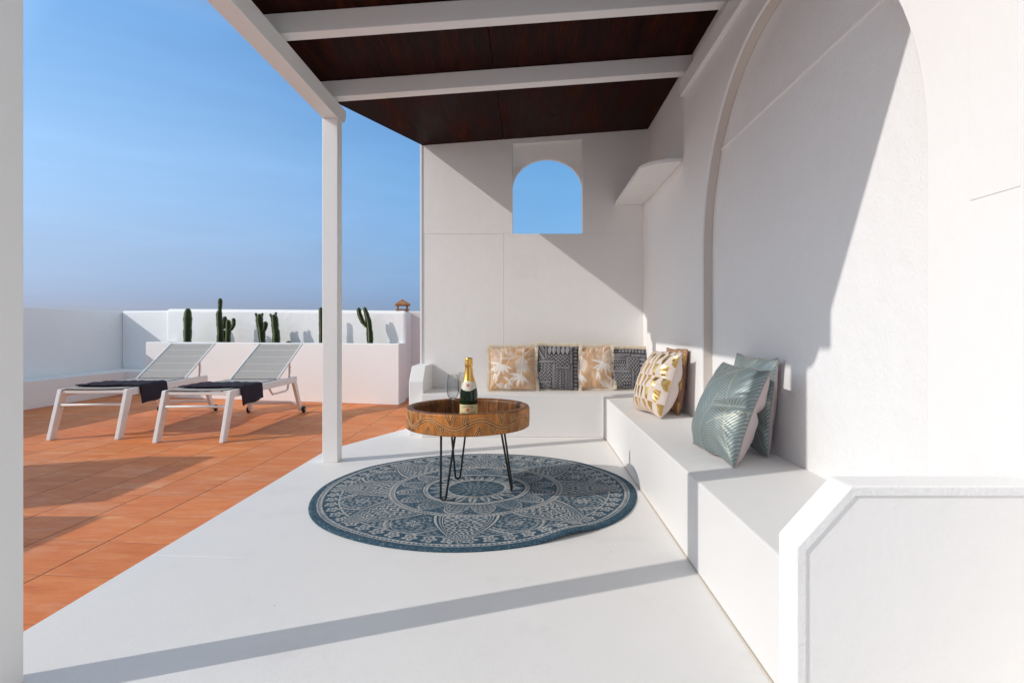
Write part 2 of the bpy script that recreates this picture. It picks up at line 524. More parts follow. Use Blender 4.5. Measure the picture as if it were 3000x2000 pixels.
BM().box(XU, 1.12, 1.0, 1.2995, 0, 2.1).done('wall_core', PLASTER, sw, False)
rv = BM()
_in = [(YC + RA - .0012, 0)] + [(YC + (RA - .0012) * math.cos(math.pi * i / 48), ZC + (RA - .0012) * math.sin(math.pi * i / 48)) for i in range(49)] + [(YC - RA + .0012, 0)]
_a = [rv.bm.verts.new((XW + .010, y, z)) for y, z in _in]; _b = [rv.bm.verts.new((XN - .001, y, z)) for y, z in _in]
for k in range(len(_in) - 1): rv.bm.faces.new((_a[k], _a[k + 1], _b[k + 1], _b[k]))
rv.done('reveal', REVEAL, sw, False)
BM().box(XN - .006, XN + .01, YC - RA - .02, YC + RA + .02, 1.712, 1.724).done('panel_joint', PLASTER, sw, False, .002)
BM().box(XW - .0022, XW + .01, 1.066, 1.19, 1.069, ZT - .01).done('raised_patch', PLASTER, sw, False, .0015)
BM().box(XW + .018, 1.12, -2.3, 1.0635, 0, ZT).done('door_reveal', PLASTER, sw, False, .004)

# rounded corner shelf
cs = thing('corner_shelf', 'white slab shelf with one rounded corner high in the wall corner', 'shelf', (.82, 4.0, 1.81))
R = .20
x0s, y0s = .70, 3.43
pts = [(XW - .001, YB - .002), (XW - .001, y0s)]
pts += [(x0s + R - R * math.sin(math.pi / 2 * i / 12), y0s + R - R * math.cos(math.pi / 2 * i / 12)) for i in range(13)]
pts += [(x0s, YB - .002)]
BM().prism(pts, 1.812, 1.836, 'z').done('shelf_slab', PLASTER, cs, False, .003)

# ------------------------------------------------------------------ pergola
pg = thing('pergola', 'white post and beam pergola with a dark stained plywood roof', 'pergola', (-.1, 2.6, 0))
BX0, BX1, BZ0, BZ1 = -1.24, -1.147, 2.056, 2.153
for y0, y1 in ((1.187, 1.278), (3.363, 3.443)):
    BM().box(BX0, BX1, y0, y1, 0, BZ0 - .001).done('post', WOODPAINT, pg, False, .004)
def beam_end(y, s):
    return [(y - s * .085 + s * .085 * math.sin(a), BZ0 + .0 + .085 - .085 * math.cos(a)) for a in [math.pi / 2 * i / 8 for i in range(9)]]
yA, yB_ = 1.075, 3.52
p = beam_end(yB_, 1) + [(yB_, BZ1)] + [(yA, BZ1)] + beam_end(yA, -1)[::-1]
BM().prism(p, BX0, BX1, 'x').done('edge_beam', WOODPAINT, pg, False, .004)
def joist(y0, y1):
    def pt(x, off): return (x, roof_z(x) + off)
    x0, x1 = -1.254, XU - .001
    BM().prism([pt(x0, -.1), pt(x1, -.1), pt(x1, -.0015), pt(x0, -.0015)], y0, y1, 'y').done('joist', WOODPAINT, pg, False, .004)
for y0, y1 in ((3.354, 3.430), (2.636, 2.706), (1.92, 1.99), (1.20, 1.27)): joist(y0, y1)
RE = .985
outl = [(-1.276, RE), (XU - .002, RE), (XU - .002, YB - .003), (-.879, YB - .003), (-1.276, 3.64)]
xs = -.215
def slab(pts, name, z0, z1, mat):
    b = BM().prism(pts, z0, z1, 'z')
    for v in b.bm.verts: v.co.z += .0725 * v.co.x
    return b.done(name, mat, pg, False, .0015)
ymid = YB - .003
slab([(-1.276, RE), (xs - .0015, RE), (xs - .0015, ymid), (-.879, ymid), (-1.276, 3.64)], 'ceiling_board', 2.3617, 2.385, CEIL)
slab([(xs + .0015, RE), (XU - .002, RE), (XU - .002, ymid), (xs + .0015, ymid)], 'ceiling_board', 2.3617, 2.385, CEIL)
slab([(-1.29, RE - .01), (XU - .001, RE - .01), (XU - .001, YB + .03), (-.885, YB + .03), (-1.29, 3.64)], 'roof_deck', 2.3865, 2.41, CEIL)
b = BM().box(-1.275, -1.256, RE, 3.62, 2.153, 2.268)
b.done('fascia_board', WOODPAINT, pg, False, .002)
BM().box(.906, XU - .0008, RE, 3.404, 2.1965, 2.29).done('wall_ledger', WOODPAINT, pg, False, .003)

# ------------------------------------------------------------------ built-in corner bench
bn = thing('corner_bench', 'white built-in L-shaped bench running along the back wall and side wall', 'bench', (.5, 3.9, 0))
SX, SZ, SZB = .549, .300, .314
BM().prism([(SX, 1.0865), (XW - .0008, 1.0865), (XW - .0008, 1.3215), (XN - .0008, 1.3215), (XN - .0008, 3.038), (XW - .0008, 3.038), (XW - .0008, 4.149), (SX, 4.149)], .0, SZ).done('side_seat', SEATPAINT, bn, False, .006)
BM().box(-.798, XW - .0008, 4.15, YB - .0015, .0, SZB).done('back_seat', SEATPAINT, bn, False, .005)
BM().box(SX - .012, SX + .0, 4.10, 4.1485, .0, SZ + .001).done('corner_strip', SEATPAINT, bn, False, .002)
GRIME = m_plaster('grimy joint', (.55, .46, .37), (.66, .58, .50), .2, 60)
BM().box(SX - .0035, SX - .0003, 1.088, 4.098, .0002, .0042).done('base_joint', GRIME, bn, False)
# far arm
p = [(4.217, 0), (YB - .0015, 0), (YB - .0015, .513), (4.325, .513), (4.217, .402)]
BM().prism(p, -.905, -.797, 'x').done('armrest', PLASTER, bn, False, .005)
# near arm: sloping shoulder, flat top, raised border round a sunk panel
AX, AZL, AXU, AZ = .478, .408, .576, .517
def shoulder(k=0.0):
    return [(AX + k, 0), (1.45, 0), (1.45, AZ - k), (AXU + k * .41, AZ - k), (AX + k, AZL - k * .41)]
arm = BM().prism(shoulder(), 1.010, 1.086, 'y').done('armrest', PLASTER, bn, False, .006)
bd = BM()
o_, i_ = shoulder(), shoulder(.0165)
o_ = [o_[0], o_[4], o_[3], o_[2]]; i_ = [i_[0], i_[4], i_[3], i_[2]]
vo = [[bd.bm.verts.new((q[0], y, q[1])) for q in L] for L, y in ((o_, 1.0064), (i_, 1.0064), (o_, 1.0098), (i_, 1.0098))]
for k in range(3):
    bd.bm.faces.new((vo[0][k], vo[0][k + 1], vo[1][k + 1], vo[1][k]))
    bd.bm.faces.new((vo[2][k], vo[2][k + 1], vo[3][k + 1], vo[3][k]))
    bd.bm.faces.new((vo[0][k], vo[0][k + 1], vo[2][k + 1], vo[2][k]))
    bd.bm.faces.new((vo[1][k], vo[1][k + 1], vo[3][k + 1], vo[3][k]))
bor = bd.done('border', PLASTER_ROUGH, arm, True, .0025)
bor.matrix_parent_inverse = Matrix.Translation(Vector((0, 0, 0)))

# ------------------------------------------------------------------ parapets, ledge, planter
tag(BM().box(-5.62, -5.39, -2.5, 7.6, -.012, 1.03).done('parapet_wall', PLASTER_ROUGH, bevel=.012), 'white parapet wall along the left side of the tiled terrace, in shade', 'wall', 'parapet walls of the terrace')
lg = BM().prism([(-5.389, -2.4), (-5.01, -2.4), (-5.01, 6.99), (-4.5, 6.90), (-4.5, 7.225), (-5.389, 7.432)], -.011, .274).done('wall_ledge', PLASTER, bevel=.006)
tag(lg, 'low white ledge at the foot of the shaded parapet left of the loungers', 'ledge')
def yb(x): return 7.44 - .234 * (x + 5.39)
tag(BM().prism([(-5.388, yb(-5.388)), (-4.2, yb(-4.2)), (-4.2, yb(-4.2) + .25), (-5.388, yb(-5.388) + .25)], -.011, 1.032).done('parapet_wall', PLASTER_ROUGH, bevel=.02), 'short white parapet section between the corner and the planter, half in shadow', 'wall', 'parapet walls of the terrace')
def yr(x): return 6.304 - .274 * (x + 1.383)
rw = BM().prism([(-1.384, yr(-1.383)), (-4.65, yr(-4.65)), (-4.65, yr(-4.65) + .28), (-1.384, 6.60)], -.010, 1.0, tops=[1.0, 1.05, 1.06, 1.0]).done('parapet_wall', PLASTER_ROUGH, bevel=.035)
tag(rw, 'long sunlit white parapet wall behind the row of cacti', 'wall', 'parapet walls of the terrace')
pw = thing('parapet_wall', 'short white return wall with terracotta skirting right of the planter', 'wall', (-.9, 6.6, 0), 0, 'parapet walls of the terrace')
BM().box(-1.95, .4, 6.6, 6.8, -.011, 1.003).done('wall_body', PLASTER_ROUGH, pw, False, .015)
BM().box(-1.37, .4, 6.585, 6.599, -.011, .07).done('skirting', SKIRT, pw, False, .002)
# planter
pl = thing('planter', 'white masonry planter box holding the cacti behind the loungers', 'planter', (-2.9, 6.4, 0))
PZ = .640
def yf(x): return 5.957 - .228 * (x + 1.383)
BM().prism([(-1.383, yf(-1.383)), (-4.556, yf(-4.556)), (-4.556, yf(-4.556) + .07), (-1.383, yf(-1.383) + .07)], -.011, PZ).done('front_wall', PLASTER, pl, False, .008)
BM().prism([(-1.385, yf(-1.383) + .071), (-1.455, yf(-1.455) + .071), (-1.455, yr(-1.455) - .001), (-1.385, yr(-1.385) - .001)], -.011, PZ - .002).done('end_wall', PLASTER, pl, False, .006)
BM().prism([(-4.554, yf(-4.554) + .071), (-4.49, yf(-4.49) + .071), (-4.49, yr(-4.49) - .001), (-4.554, yr(-4.554) - .001)], -.011, PZ - .002).done('end_wall', PLASTER, pl, False, .006)
BM().prism([(-1.456, yf(-1.456) + .072), (-4.489, yf(-4.489) + .072), (-4.489, yr(-4.489) - .002), (-1.456, yr(-1.456) - .002)], .3, .60).done('soil', SOIL, pl, False)

hs = thing('unseen_house_wall', 'unseen white plastered house wall behind the camera, added to block sky light', 'wall', (-1.9, -1.6, 0))  # unseen wall, added to hold back sky light from behind
BM().box(-5.38, 1.6, -1.9, -1.4, -.011, 3.0).done('wall_body', PLASTER, hs, False, .01)
# unseen blocks left of the frame, added to cast the shadows on the tiles
for x0, x1, y0, y1, h, lab in ((-4.0, -3.60, 2.04, 2.96, 1.0, 'unseen white plastered block, added for its tile shadow, left of the near pergola post, farther of two'),
                               (-3.9, -3.44, .75, 1.82, 1.0, 'unseen white plastered block, added for its tile shadow, left of the near pergola post, nearer of two')):
    cb = thing('shadow_block', lab, 'block', ((x0 + x1) / 2, (y0 + y1) / 2, 0), 0, 'added shadow-casting blocks on the terrace')
    BM().box(x0, x1, y0, y1, -.011, h - .06).done('shaft', PLASTER_ROUGH, cb, False, .01)
    BM().box(x0 - .02, x1 + .005, y0, y1 + .01, h - .059, h).done('coping', PLASTER, cb, False, .008)

# terracotta chimney cap on the parapet
cc = thing('terracotta_chimney', 'small terracotta chimney pot with pyramid roof standing on the white parapet', 'chimney pot', (-1.455, 6.44, 1.0), math.radians(14))
BM().box(-.074, .074, -.074, .074, .001, .020).done('base_slab', TERRA, cc, True, .005)
for sx in (-1, 1):
    for sy in (-1, 1):
        BM().box(sx * .052 - .011, sx * .052 + .011, sy * .052 - .011, sy * .052 + .011, .0205, .058).done('pillar', TERRA, cc, True, .002)
b = BM()
lo = [b.bm.verts.new((sx * .086, sy * .086, .0585)) for sx, sy in ((-1, -1), (1, -1), (1, 1), (-1, 1))]
hi = [b.bm.verts.new((sx * .086, sy * .086, .078)) for sx, sy in ((-1, -1), (1, -1), (1, 1), (-1, 1))]
top = [b.bm.verts.new((sx * .008, sy * .008, .132)) for sx, sy in ((-1, -1), (1, -1), (1, 1), (-1, 1))]
b.bm.faces.new(lo[::-1]); b.bm.faces.new(top)
for A, B_ in ((lo, hi), (hi, top)):
    for k in range(4): b.bm.faces.new((A[k], A[(k + 1) % 4], B_[(k + 1) % 4], B_[k]))
b.done('roof', TERRA, cc, True, .006)

# ------------------------------------------------------------------ cacti
def cactus_col(path, rad, ribs=4, phase=0.0, seed=0, nodes=None):
    rng = np.random.default_rng(seed)
    P = np.array(path, float); Rr = np.array(rad, float)
    seg = np.r_[0, np.cumsum(np.linalg.norm(np.diff(P, axis=0), axis=1))]
    L = seg[-1]; n = max(24, int(L / .0035)); t = np.linspace(0, L, n)
    def sm(x):
        k = max(3, n // 14); ker = np.ones(k) / k
        return np.convolve(np.pad(x, (k, k), 'edge'), ker, 'same')[k:-k]
    C = np.stack([sm(np.interp(t, seg, P[:, i])) for i in range(3)], -1)
    r = sm(np.interp(t, seg, Rr))
    end = np.clip((L - t) / (r.max() * 1.1), 0, 1)
    r = r * np.sqrt(np.clip(1 - (1 - end) ** 2, .02, 1))
    r = r * (1 + .05 * np.sin(t * 38 + seed) + .03 * np.sin(t * 90 + 2 * seed))
    na = 48
    ph = np.arange(na) / na * 2 * np.pi
    c = np.cos(ribs * (ph + phase * .25))
    prof = .66 + .38 * np.clip((c + 1) / 2, 0, 1) ** 1.6
    ridge = np.clip(c, 0, 1) ** 3.5
    D = np.gradient(C, axis=0); D /= np.linalg.norm(D, axis=1)[:, None] + 1e-9
    s = np.tile([1.0, 0, 0], (n, 1)); s -= D * (s * D).sum(1)[:, None]; s /= np.linalg.norm(s, axis=1)[:, None]
    u = np.cross(D, s)
    teeth = .17 * (np.sin(t * 2 * np.pi / .0125 + seed) > .2) + .02 * rng.standard_normal(n)
    rr = r[:, None] * (prof[None] + ridge[None] * teeth[:, None])
    V = C[:, None] + rr[..., None] * (s[:, None] * np.cos(ph)[None, :, None] + u[:, None] * np.sin(ph)[None, :, None])
    V = V.reshape(-1, 3)
    F = grid_faces(n, na)                # rings along i, angle along j
    i = np.arange(n - 1)
    W_ = np.stack([i * na + na - 1, (i + 1) * na + na - 1, (i + 1) * na, i * na], -1)
    F = np.vstack([F, W_])[:, ::-1]
    g = np.array([.020, .042, .012]); y = np.array([.38, .39, .16]); dk = np.array([.008, .013, .006])
    mixr = (ridge[None] * (.35 + .65 * rng.random(n))[:, None]).reshape(-1)
    vv = (.5 + .5 * np.sin(t * 25 + seed))[:, None] * np.ones(na)[None]
    Cc = (g[None] * (1 - .5 * vv.reshape(-1, 1)) + dk[None] * .5 * vv.reshape(-1, 1))
    Cc = Cc * (1 - mixr[:, None]) + y[None] * mixr[:, None]
    tip = np.clip((t - (L - .05)) / .05, 0, 1)[:, None] * np.ones(na)[None]
    Cc = Cc * (1 - .5 * tip.reshape(-1, 1)) + np.array([.06, .12, .03]) * .5 * tip.reshape(-1, 1)
    me = np_mesh('stem', V, F); set_col(me, Cc)
    return me

def px_at(x, y, Y):     # picture pixel -> offset at depth Y (only used to size the plants)
    return np.array([(x - 1552) / F_PX * Y, Y, CAM_H - (y - 962) / F_PX * Y])
def cactus(label, xb, stems, group='columnar cacti in the planter', dy=.20):
    k = (xb - 1552) / F_PX
    Y = (5.957 - .228 * 1.383 + dy) / (1 + .228 * k)
    base = np.array([k * Y, Y, .598])
    root = thing('cactus', label, 'cactus', tuple(base), 0, group)
    for i, (pts, rad, ribs, ph, dY) in enumerate(stems):
        P = []
        for q in pts:
            w = px_at(q[0], q[1], Y + dY); P.append(w - base)
        P = np.array(P)
        if i == 0 or pts[0][1] > 990: P[0, 2] = 0.0
        me = cactus_col(P, [r / F_PX * Y for r in rad], ribs, ph, int(xb) + i * 7)
        link('stem' if i == 0 else 'arm', me, CACTUSM, root, True)
    return root
# pixel sketch positions, from the photo
cactus('single thick unbranched dark green cactus standing on its own, leftmost in the planter',
       [([(549, 1006), (550, 960), (549, 925), (551, 902)], [10, 11, 10.5, 7], 4, .3, 0)] if False else 549,
       [([(549, 1006), (550, 960), (550, 925), (551, 902)], [11.5, 12, 12, 9], 4, .35, 0)])
cactus('tallest cactus, slender green tip above the parapet and knobbly side arms', 646,
       [([(646, 1006), (645, 960), (643, 940), (642, 915), (644, 911), (645, 890), (645, 872)], [11, 9, 9.5, 8.5, 5, 7, 6], 4, .4, 0),
        ([(647, 962), (655, 958), (659, 946), (659, 926)], [5, 6, 7, 6], 4, .1, .02),
        ([(667, 1006), (669, 965), (669, 945), (668, 935)], [8, 8, 8.5, 6], 4, .5, -.03),
        ([(671, 969), (679, 962), (685, 950), (684, 931)], [3.5, 5, 6, 5.5], 4, .2, -.03),
        ([(652, 1006), (655, 985), (655, 966)], [6, 7, 5], 4, .7, .03),
        ([(642, 930), (636, 926), (632, 922)], [2.5, 2, 2.6], 4, 0, 0)])
cactus('cactus with two round buds on its flat top and one stubby arm on the right', 769,
       [([(769, 1008), (766, 970), (760, 940), (760, 918)], [9.5, 10.5, 10, 9], 4, .3, 0),
        ([(770, 972), (776, 962), (778, 950), (776, 941)], [5, 7, 7, 6], 4, .6, 0),
        ([(753, 930), (750, 922), (750, 916)], [3.5, 2.8, 4], 5, 0, 0),
        ([(766, 930), (769, 922), (769, 916)], [3.5, 2.8, 4], 5, 0, 0)])
cactus('bulging two-segment cactus with two small buds on top, just left of the far post', 810,
       [([(809, 1008), (809, 975), (806, 962), (805, 940), (802, 920)], [11, 11.5, 9.5, 11, 10], 4, .5, 0),
        ([(796, 930), (793, 923), (792, 918)], [3.2, 2.6, 3.2], 5, 0, 0),
        ([(806, 928), (808, 920), (808, 914)], [4, 3.2, 4.2], 5, 0, 0)])
cactus('tiny stub of a cactus barely showing above the planter rim', 845,
       [([(845, 1008), (845, 998)], [7, 7], 5, .2, 0), ([(848, 1007), (851, 1000)], [4, 4], 5, .2, 0)])
cactus('slim upright cactus almost hidden behind the far pergola post', 941,
       [([(941, 1009), (941, 950), (940, 926), (940, 899)], [6, 6.5, 6, 5.5], 4, .3, 0),
        ([(938, 912), (936, 906)], [3, 3], 5, .2, 0)])
cactus('forked green cactus with two leaning stems, right of the far post', 1084,
       [([(1085, 1010), (1083, 975), (1080, 945), (1074, 920), (1068, 903), (1067, 898)], [9, 9, 8.5, 7, 5, 4], 4, .3, 0),
        ([(1073, 957), (1062, 942), (1053, 920), (1050, 900)], [4, 6, 7, 6], 4, .5, 0)])

# ------------------------------------------------------------------ sun loungers
def sling_mesh(name, y0, z0, y1, z1, w, segs, puff=.0018):
    n, m = 24, segs * 24 + 1
    d = np.array([0, y1 - y0, z1 - z0]); L = np.linalg.norm(d); d /= L
    nrm = np.array([0, -d[2], d[1]])
    u = np.linspace(-1, 1, n); t = np.linspace(0, 1, m)
    U, T = np.meshgrid(u, t, indexing='ij')
    h = puff * np.sin(np.pi * T * segs) ** 2 - .005 * (1 - U ** 2)
    V = np.array([0, y0, z0]) + T[..., None] * d * L + h[..., None] * nrm
    V[..., 0] = U * w / 2
    Vb = V - nrm * .006
    F = grid_faces(n, m)[:, ::-1]
    F2 = grid_faces(n, m, off=n * m)
    me = np_mesh(name, np.vstack([V.reshape(-1, 3), Vb.reshape(-1, 3)]), np.vstack([F, F2]))
    k = np.abs(((T * segs + .5) % 1) - .5) / segs * L
    seam = np.clip(1 - k / .006, 0, 1) * (T < .99)
    C = np.array([.425, .392, .362]) * (1 - seam[..., None]) + np.array([.60, .59, .57]) * seam[..., None]
    C = C * (.94 + .12 * vnoise(U * 40, T * 90, 3))[..., None]
    C = C.reshape(-1, 3)
    set_col(me, np.vstack([C, C]))
    return me

def make_lounger():
    r = thing('sun_lounger', 'white framed sun lounger with grey sling', 'sun lounger', (0, 0, 0), 0, 'sun loungers on the tiled terrace')
    Wd = .250                                   # half width
    zt = .360
    for s in (-1, 1):
        x = s * (Wd - .015)
        b = BM()
        # slanting flat leg
        y0, y1 = -.032, .03
        p = [(-.030, 0), (.030, 0), (.138, zt - .056), (.138, zt - .001), (.082, zt - .001)]
        b.prism(p, x - .0145, x + .0145, 'x').done('front_leg', ALU, r, True, .004)
        p = [(1.395, .018), (1.445, .018), (1.300, zt - .056), (1.235, zt - .056)]
        g = BM().prism(p, x - .0145, x + .0145, 'x').done('rear_leg', ALU, r, True, .004)
        w = BM()
        xo = x + s * .016
        for k, (a, c) in enumerate(((-.001, .030), )):
            pr = [(xo - s * .0, 0)]
        ring = []
        Mx = Matrix.Translation((x + s * .0295, 1.425, .031)) @ Matrix.Rotation(math.pi / 2, 4, 'Y')
        bm = w.bm
        w.lathe([(0, -.0125), (.024, -.0125), (.031, -.008), (.031, .008), (.024, .0125), (0, .0125)], n=28)
        bmesh.ops.transform(bm, matrix=Mx, verts=bm.verts)
        wh = w.done('wheel', RUBBER, g, True)
        hb = BM().lathe([(0, -.0145), (.007, -.0145), (.007, .0145), (0, .0145)], n=14)
        bmesh.ops.transform(hb.bm, matrix=Mx, verts=hb.bm.verts)
        hb.done('hub', ALU, g, True)
        BM().box(x - .0142, x + .0142, .139, 1.300, zt - .055, zt).done('side_rail', ALU, r, True, .004)
    BM().tube([(-Wd + .03, .064, .245), (Wd - .03, .064, .245)], .0095, 14).done('foot_bar', ALU, r)
    BM().box(-Wd + .03, Wd - .03, .088, .116, zt - .034, zt - .012).done('front_rail', ALU, r, True, .004)
    BM().box(-Wd + .03, Wd - .03, 1.262, 1.290, zt - .048, zt - .020).done('rear_rail', ALU, r, True, .004)
    BM().box(-Wd + .03, Wd - .03, 1.36, 1.40, .085, .115).done('axle_bar', ALU, r, True, .004)
    link('seat_sling', sling_mesh('seat_sling', .085, zt + .004, .985, zt + .004, 2 * Wd - .062, 6), SLING, r)
    y0, z0, y1, z1 = .985, zt + .010, 1.535, .665
    bk = link('back_sling', sling_mesh('back_sling', y0, z0, y1, z1, 2 * Wd - .096, 5, .002), SLING, r)
    for s in (-1, 1):
        x = s * (Wd - .042)
        BM().bar((x, y0 - .02, z0 - .014), (x, y1, z1 - .002), .013, .020).done('back_rail', ALU, r, True, .004)
        # notched rack rod under the rail
        pts = [(x, .80, zt - .06), (x, .84, .262), (x, .87, .240), (x, 1.15, .240), (x, 1.185, .252), (x, 1.20, .285), (x, 1.205, zt - .05)]
        rk = BM().tube(pts, .0085, 10).done('rack', ALU, r)
        nb = BM()
        for k in range(3): nb.box(x - .006, x + .006, 1.178, 1.203, .272 + k * .022, .281 + k * .022, None)
        nb.done('notch', ALU, rk)
        BM().bar((x - s * .006, 1.245, z0 + .135), (x - s * .006, 1.235, zt - .02), .014, .012).done('strut', ALU, r, True, .002)
        nb = BM()
        for k in range(3): nb.box(x - .013, x + .001, 1.238, 1.262, .395 + k * .024, .405 + k * .024)
        nb.done('strut_teeth', ALU, r)
    BM().bar((-Wd + .048, y1 - .008, z1 - .008), (Wd - .048, y1 - .008, z1 - .008), .018, .018).done('top_rail', ALU, r, True, .004)
    return r

def copy_tree(o, parent=None):
    c = o.copy(); COL.objects.link(c); c.parent = parent
    if parent is not None: c.matrix_parent_inverse = o.matrix_parent_inverse.copy()
    for ch in list(o.children): copy_tree(ch, c)
    return c
FZ = -.0115
loB = make_lounger()
loA = copy_tree(loB)
loB.location = (-2.426, 4.020, FZ); loB.rotation_euler.z = math.radians(1.0)
loA.location = (-3.258, 4.125, FZ); loA.rotation_euler.z = math.radians(4.4)
loB['label'] = 'white framed sun lounger with grey sling, right of the pair, nearer the pergola post'
loA['label'] = 'white framed sun lounger with grey sling, left of the pair beside the shaded parapet'

def towel_mesh(seed, y0, y1, drop, skew, xl):
    rng = np.random.default_rng(seed)
    n, m = 90, 50
    zt = .376
    Lx = .266 - xl
    path = []
    total = Lx + drop
    t = np.linspace(0, total, n); v = np.linspace(0, 1, m)
    T, Vv = np.meshgrid(t, v, indexing='ij')
    rc = .018
    Td = T - (Lx - rc)
    ang = np.clip(Td / rc, 0, math.pi / 2)
    over = np.clip(Td - rc * math.pi / 2, 0, None)
    X = np.where(Td < 0, xl + T, xl + Lx - rc + rc * np.sin(ang))
    Z = np.where(Td < 0, zt, zt - rc + rc * np.cos(ang) - over)
    Y = y0 + (y1 - y0) * Vv + skew * (T / total) * (.3 + .7 * (1 - Vv))
    wob = .004 * np.sin(T * 30 + seed) * np.sin(Vv * 5 + seed) + .003 * np.sin(T * 55 + Vv * 9)
    Z = Z + np.where(Td < 0, np.abs(wob) + .0015, 0) - over * .18 * (1 - Vv) + .004 * np.sin(Vv * 9)*(over > 0)
    X = X + np.where(over > 0, .006 * np.sin(Vv * 8 + seed) * over / max(drop, .01) + .014 * over / drop, 0)
    Y = Y + .004 * np.sin(T * 25) * (Vv < .05)
    V = np.stack([X, Y, Z], -1).reshape(-1, 3)
    return np_mesh('towel', V, grid_faces(n, m)[:, ::-1])
for lo, seed, lab, yy in ((loB, 3, 'folded charcoal towel hanging over the side of the right lounger', (.20, .545)),
                          (loA, 5, 'folded charcoal towel hanging over the side of the left lounger', (.20, .565))):
    o = thing('towel', lab, 'towel', tuple(lo.location), lo.rotation_euler.z, 'towels on the loungers')
    a = link('top_layer', towel_mesh(seed, yy[0], yy[1], .118, .012 + .014 * (seed == 5), -.205), TOWEL, o)
    md = a.modifiers.new('thick', 'SOLIDIFY'); md.thickness = .008; md.offset = 1
    bb = link('under_layer', towel_mesh(seed + 1, yy[0] + .012, yy[1] - .006, .108, .010, -.190), TOWEL, o)
    bb.location.z = -.0068; bb.location.x = -.006
    md = bb.modifiers.new('thick', 'SOLIDIFY'); md.thickness = .006; md.offset = 1

# ------------------------------------------------------------------ rug
def rug_pattern(r, th):
    # returns lightness 0..1
    x, y = r * np.cos(th), r * np.sin(th)
    K = 8
    dth = (th - math.pi / 2 + math.pi / K) % (2 * math.pi / K) - math.pi / K     # petal axis
    dt2 = (th - math.pi / 2) % (2 * math.pi / K) - math.pi / K                  # between petals
    L = np.zeros_like(r)
    # centre flower
    c = r < .09
    L = np.where(c, .40 + .35 * np.cos(8 * th) * np.sin(r * 120) , L)
    def ring(c_, w_, v=.9):
        nonlocal L
        L = np.maximum(L, v * band(r, c_, w_))
    def dots(c_, n, w_, v=.95):
        nonlocal L
        a = np.abs(((th * n / (2 * math.pi)) % 1) - .5) * 2
        L = np.maximum(L, v * band(r, c_, w_) * smooth(a, .35, .6))
    # inner medallion
    q = (r > .09) & (r < .175)
    sc = .5 + .5 * np.cos(16 * th); L = np.where(q, .66 * smooth(sc - (r - .09) / .085 * .9, -.1, .15) * (.55 + .45 * np.cos(48 * th) * np.sin(r * 190)) + .2 * (np.sin(th * 70) * np.sin(r * 200) > .2), L)
    q = (r > .195) & (r < .30)
    rr = (r - .195) / .105
    sc = np.abs(np.cos(10 * th)); L = np.where(q, .7 * smooth(sc - rr, -.08, .08) * (.45 + .55 * smooth(np.abs(np.sin(10 * th + 0)) * .9, .1, .3)) + .35 * smooth(np.cos(20 * th + 6 * rr), .5, .8), L)
    ring(.185, .006); dots(.178, 72, .004); ring(.312, .006); dots(.322, 110, .0045); ring(.333, .005); 
    # second medallion: big scallops
    q = (r > .345) & (r < .50)
    rr = (r - .345) / .155
    p1 = np.abs(np.sin(8 * th)); sc = p1 ** .6
    e1 = sc - rr
    fill = .28 + .40 * (np.sin(46 * rr + 9 * p1) > .1) * (np.sin(th * 96) > -.5)
    v = np.where(e1 > 0, fill, .12 + .35 * (np.sin(th * 64) * np.sin(rr * 22) > .3))
    v = np.maximum(v, .85 * band(e1, .04, .045)); v = np.maximum(v, .7 * band(e1, .24, .03))
    v = np.maximum(v, .65 * band(e1, .45, .03))
    L = np.where(q, v, L)
    ring(.512, .005); dots(.523, 150, .006); ring(.537, .006); dots(.548, 150, .004, .8)
    # outer field
    q = (r > .553) & (r < .935)
    s = np.clip((r - .50) / (.925 - .50), 0, 1)
    arcw = np.abs(np.sin(dth)) * r
    w = .275 * (1 - s) ** (.55 + .5 * s) * (s + .14) ** .22
    f = arcw / np.maximum(w, 1e-4)
    # background between the petals
    arc2 = np.abs(dt2) * r
    sec = np.hypot(arc2, (r - .66) * .9) / .17
    bgp = .12 + .52 * (np.sin(th * 104 + 20 * r) * np.sin(r * 150) > .12)
    bgp = np.maximum(bgp, .8 * band(sec, 1.0, .05)); bgp = np.maximum(bgp, .7 * band(sec, .82, .03))
    fl = np.hypot(arc2, r - .70)
    a2 = np.arctan2(r - .70, dt2 * r)
    bgp = np.where(sec < .8, .14 + .46 * (np.sin(a2 * 8 + 26 * fl) * np.sin(fl * 150) > .05), bgp)
    bgp = np.maximum(bgp, .85 * band(fl, .026 + .012 * np.cos(6 * a2), .008))
    # floret ring near the rim
    n2 = 56
    aa = ((th * n2 / (2 * math.pi)) % 1 - .5) * 2 * math.pi / n2 * r
    fr = np.hypot(aa, (r - .875)); fa = np.arctan2(r - .875, aa)
    rim = (r > .835) & (r < .918)
    bgp = np.where(rim, .10 + .8 * band(fr, .026 + .008 * np.cos(5 * fa), .008) + .75 * (fr < .009), bgp)
    bgp = np.maximum(bgp, .85 * band(r, .832, .005)); 
    # petal interior
    lob = np.sin(26 * f + 60 * (r - .6)) + .6 * np.sin(95 * s)
    flame = np.sin(23 * f * (1 + .25 * s) + 2.2 * np.sin(52 * s)) 
    hatch = np.sin(r * 300) * np.sin(arcw * 240)
    inner = np.clip(.55 + .40 * flame + .16 * hatch, .05, .95)
    heart = np.hypot(arcw, (r - .67) * .8)
    inner = np.where(heart < .055, np.clip(.5 + .45 * np.sin(190 * heart + 4 * np.cos(3 * np.arctan2(r - .67, arcw))), 0, .9), inner)
    pet = inner
    pet = np.where(f > .62, .04, pet)
    pet = np.maximum(pet, .9 * band(f, .67, .016))
    dd = ((r * 95) % 1) > .45
    pet = np.maximum(pet, .9 * band(f, .755, .03) * dd)
    pet = np.where(f > .85, .9, pet)
    pet = np.where(f > .93, .02, pet)
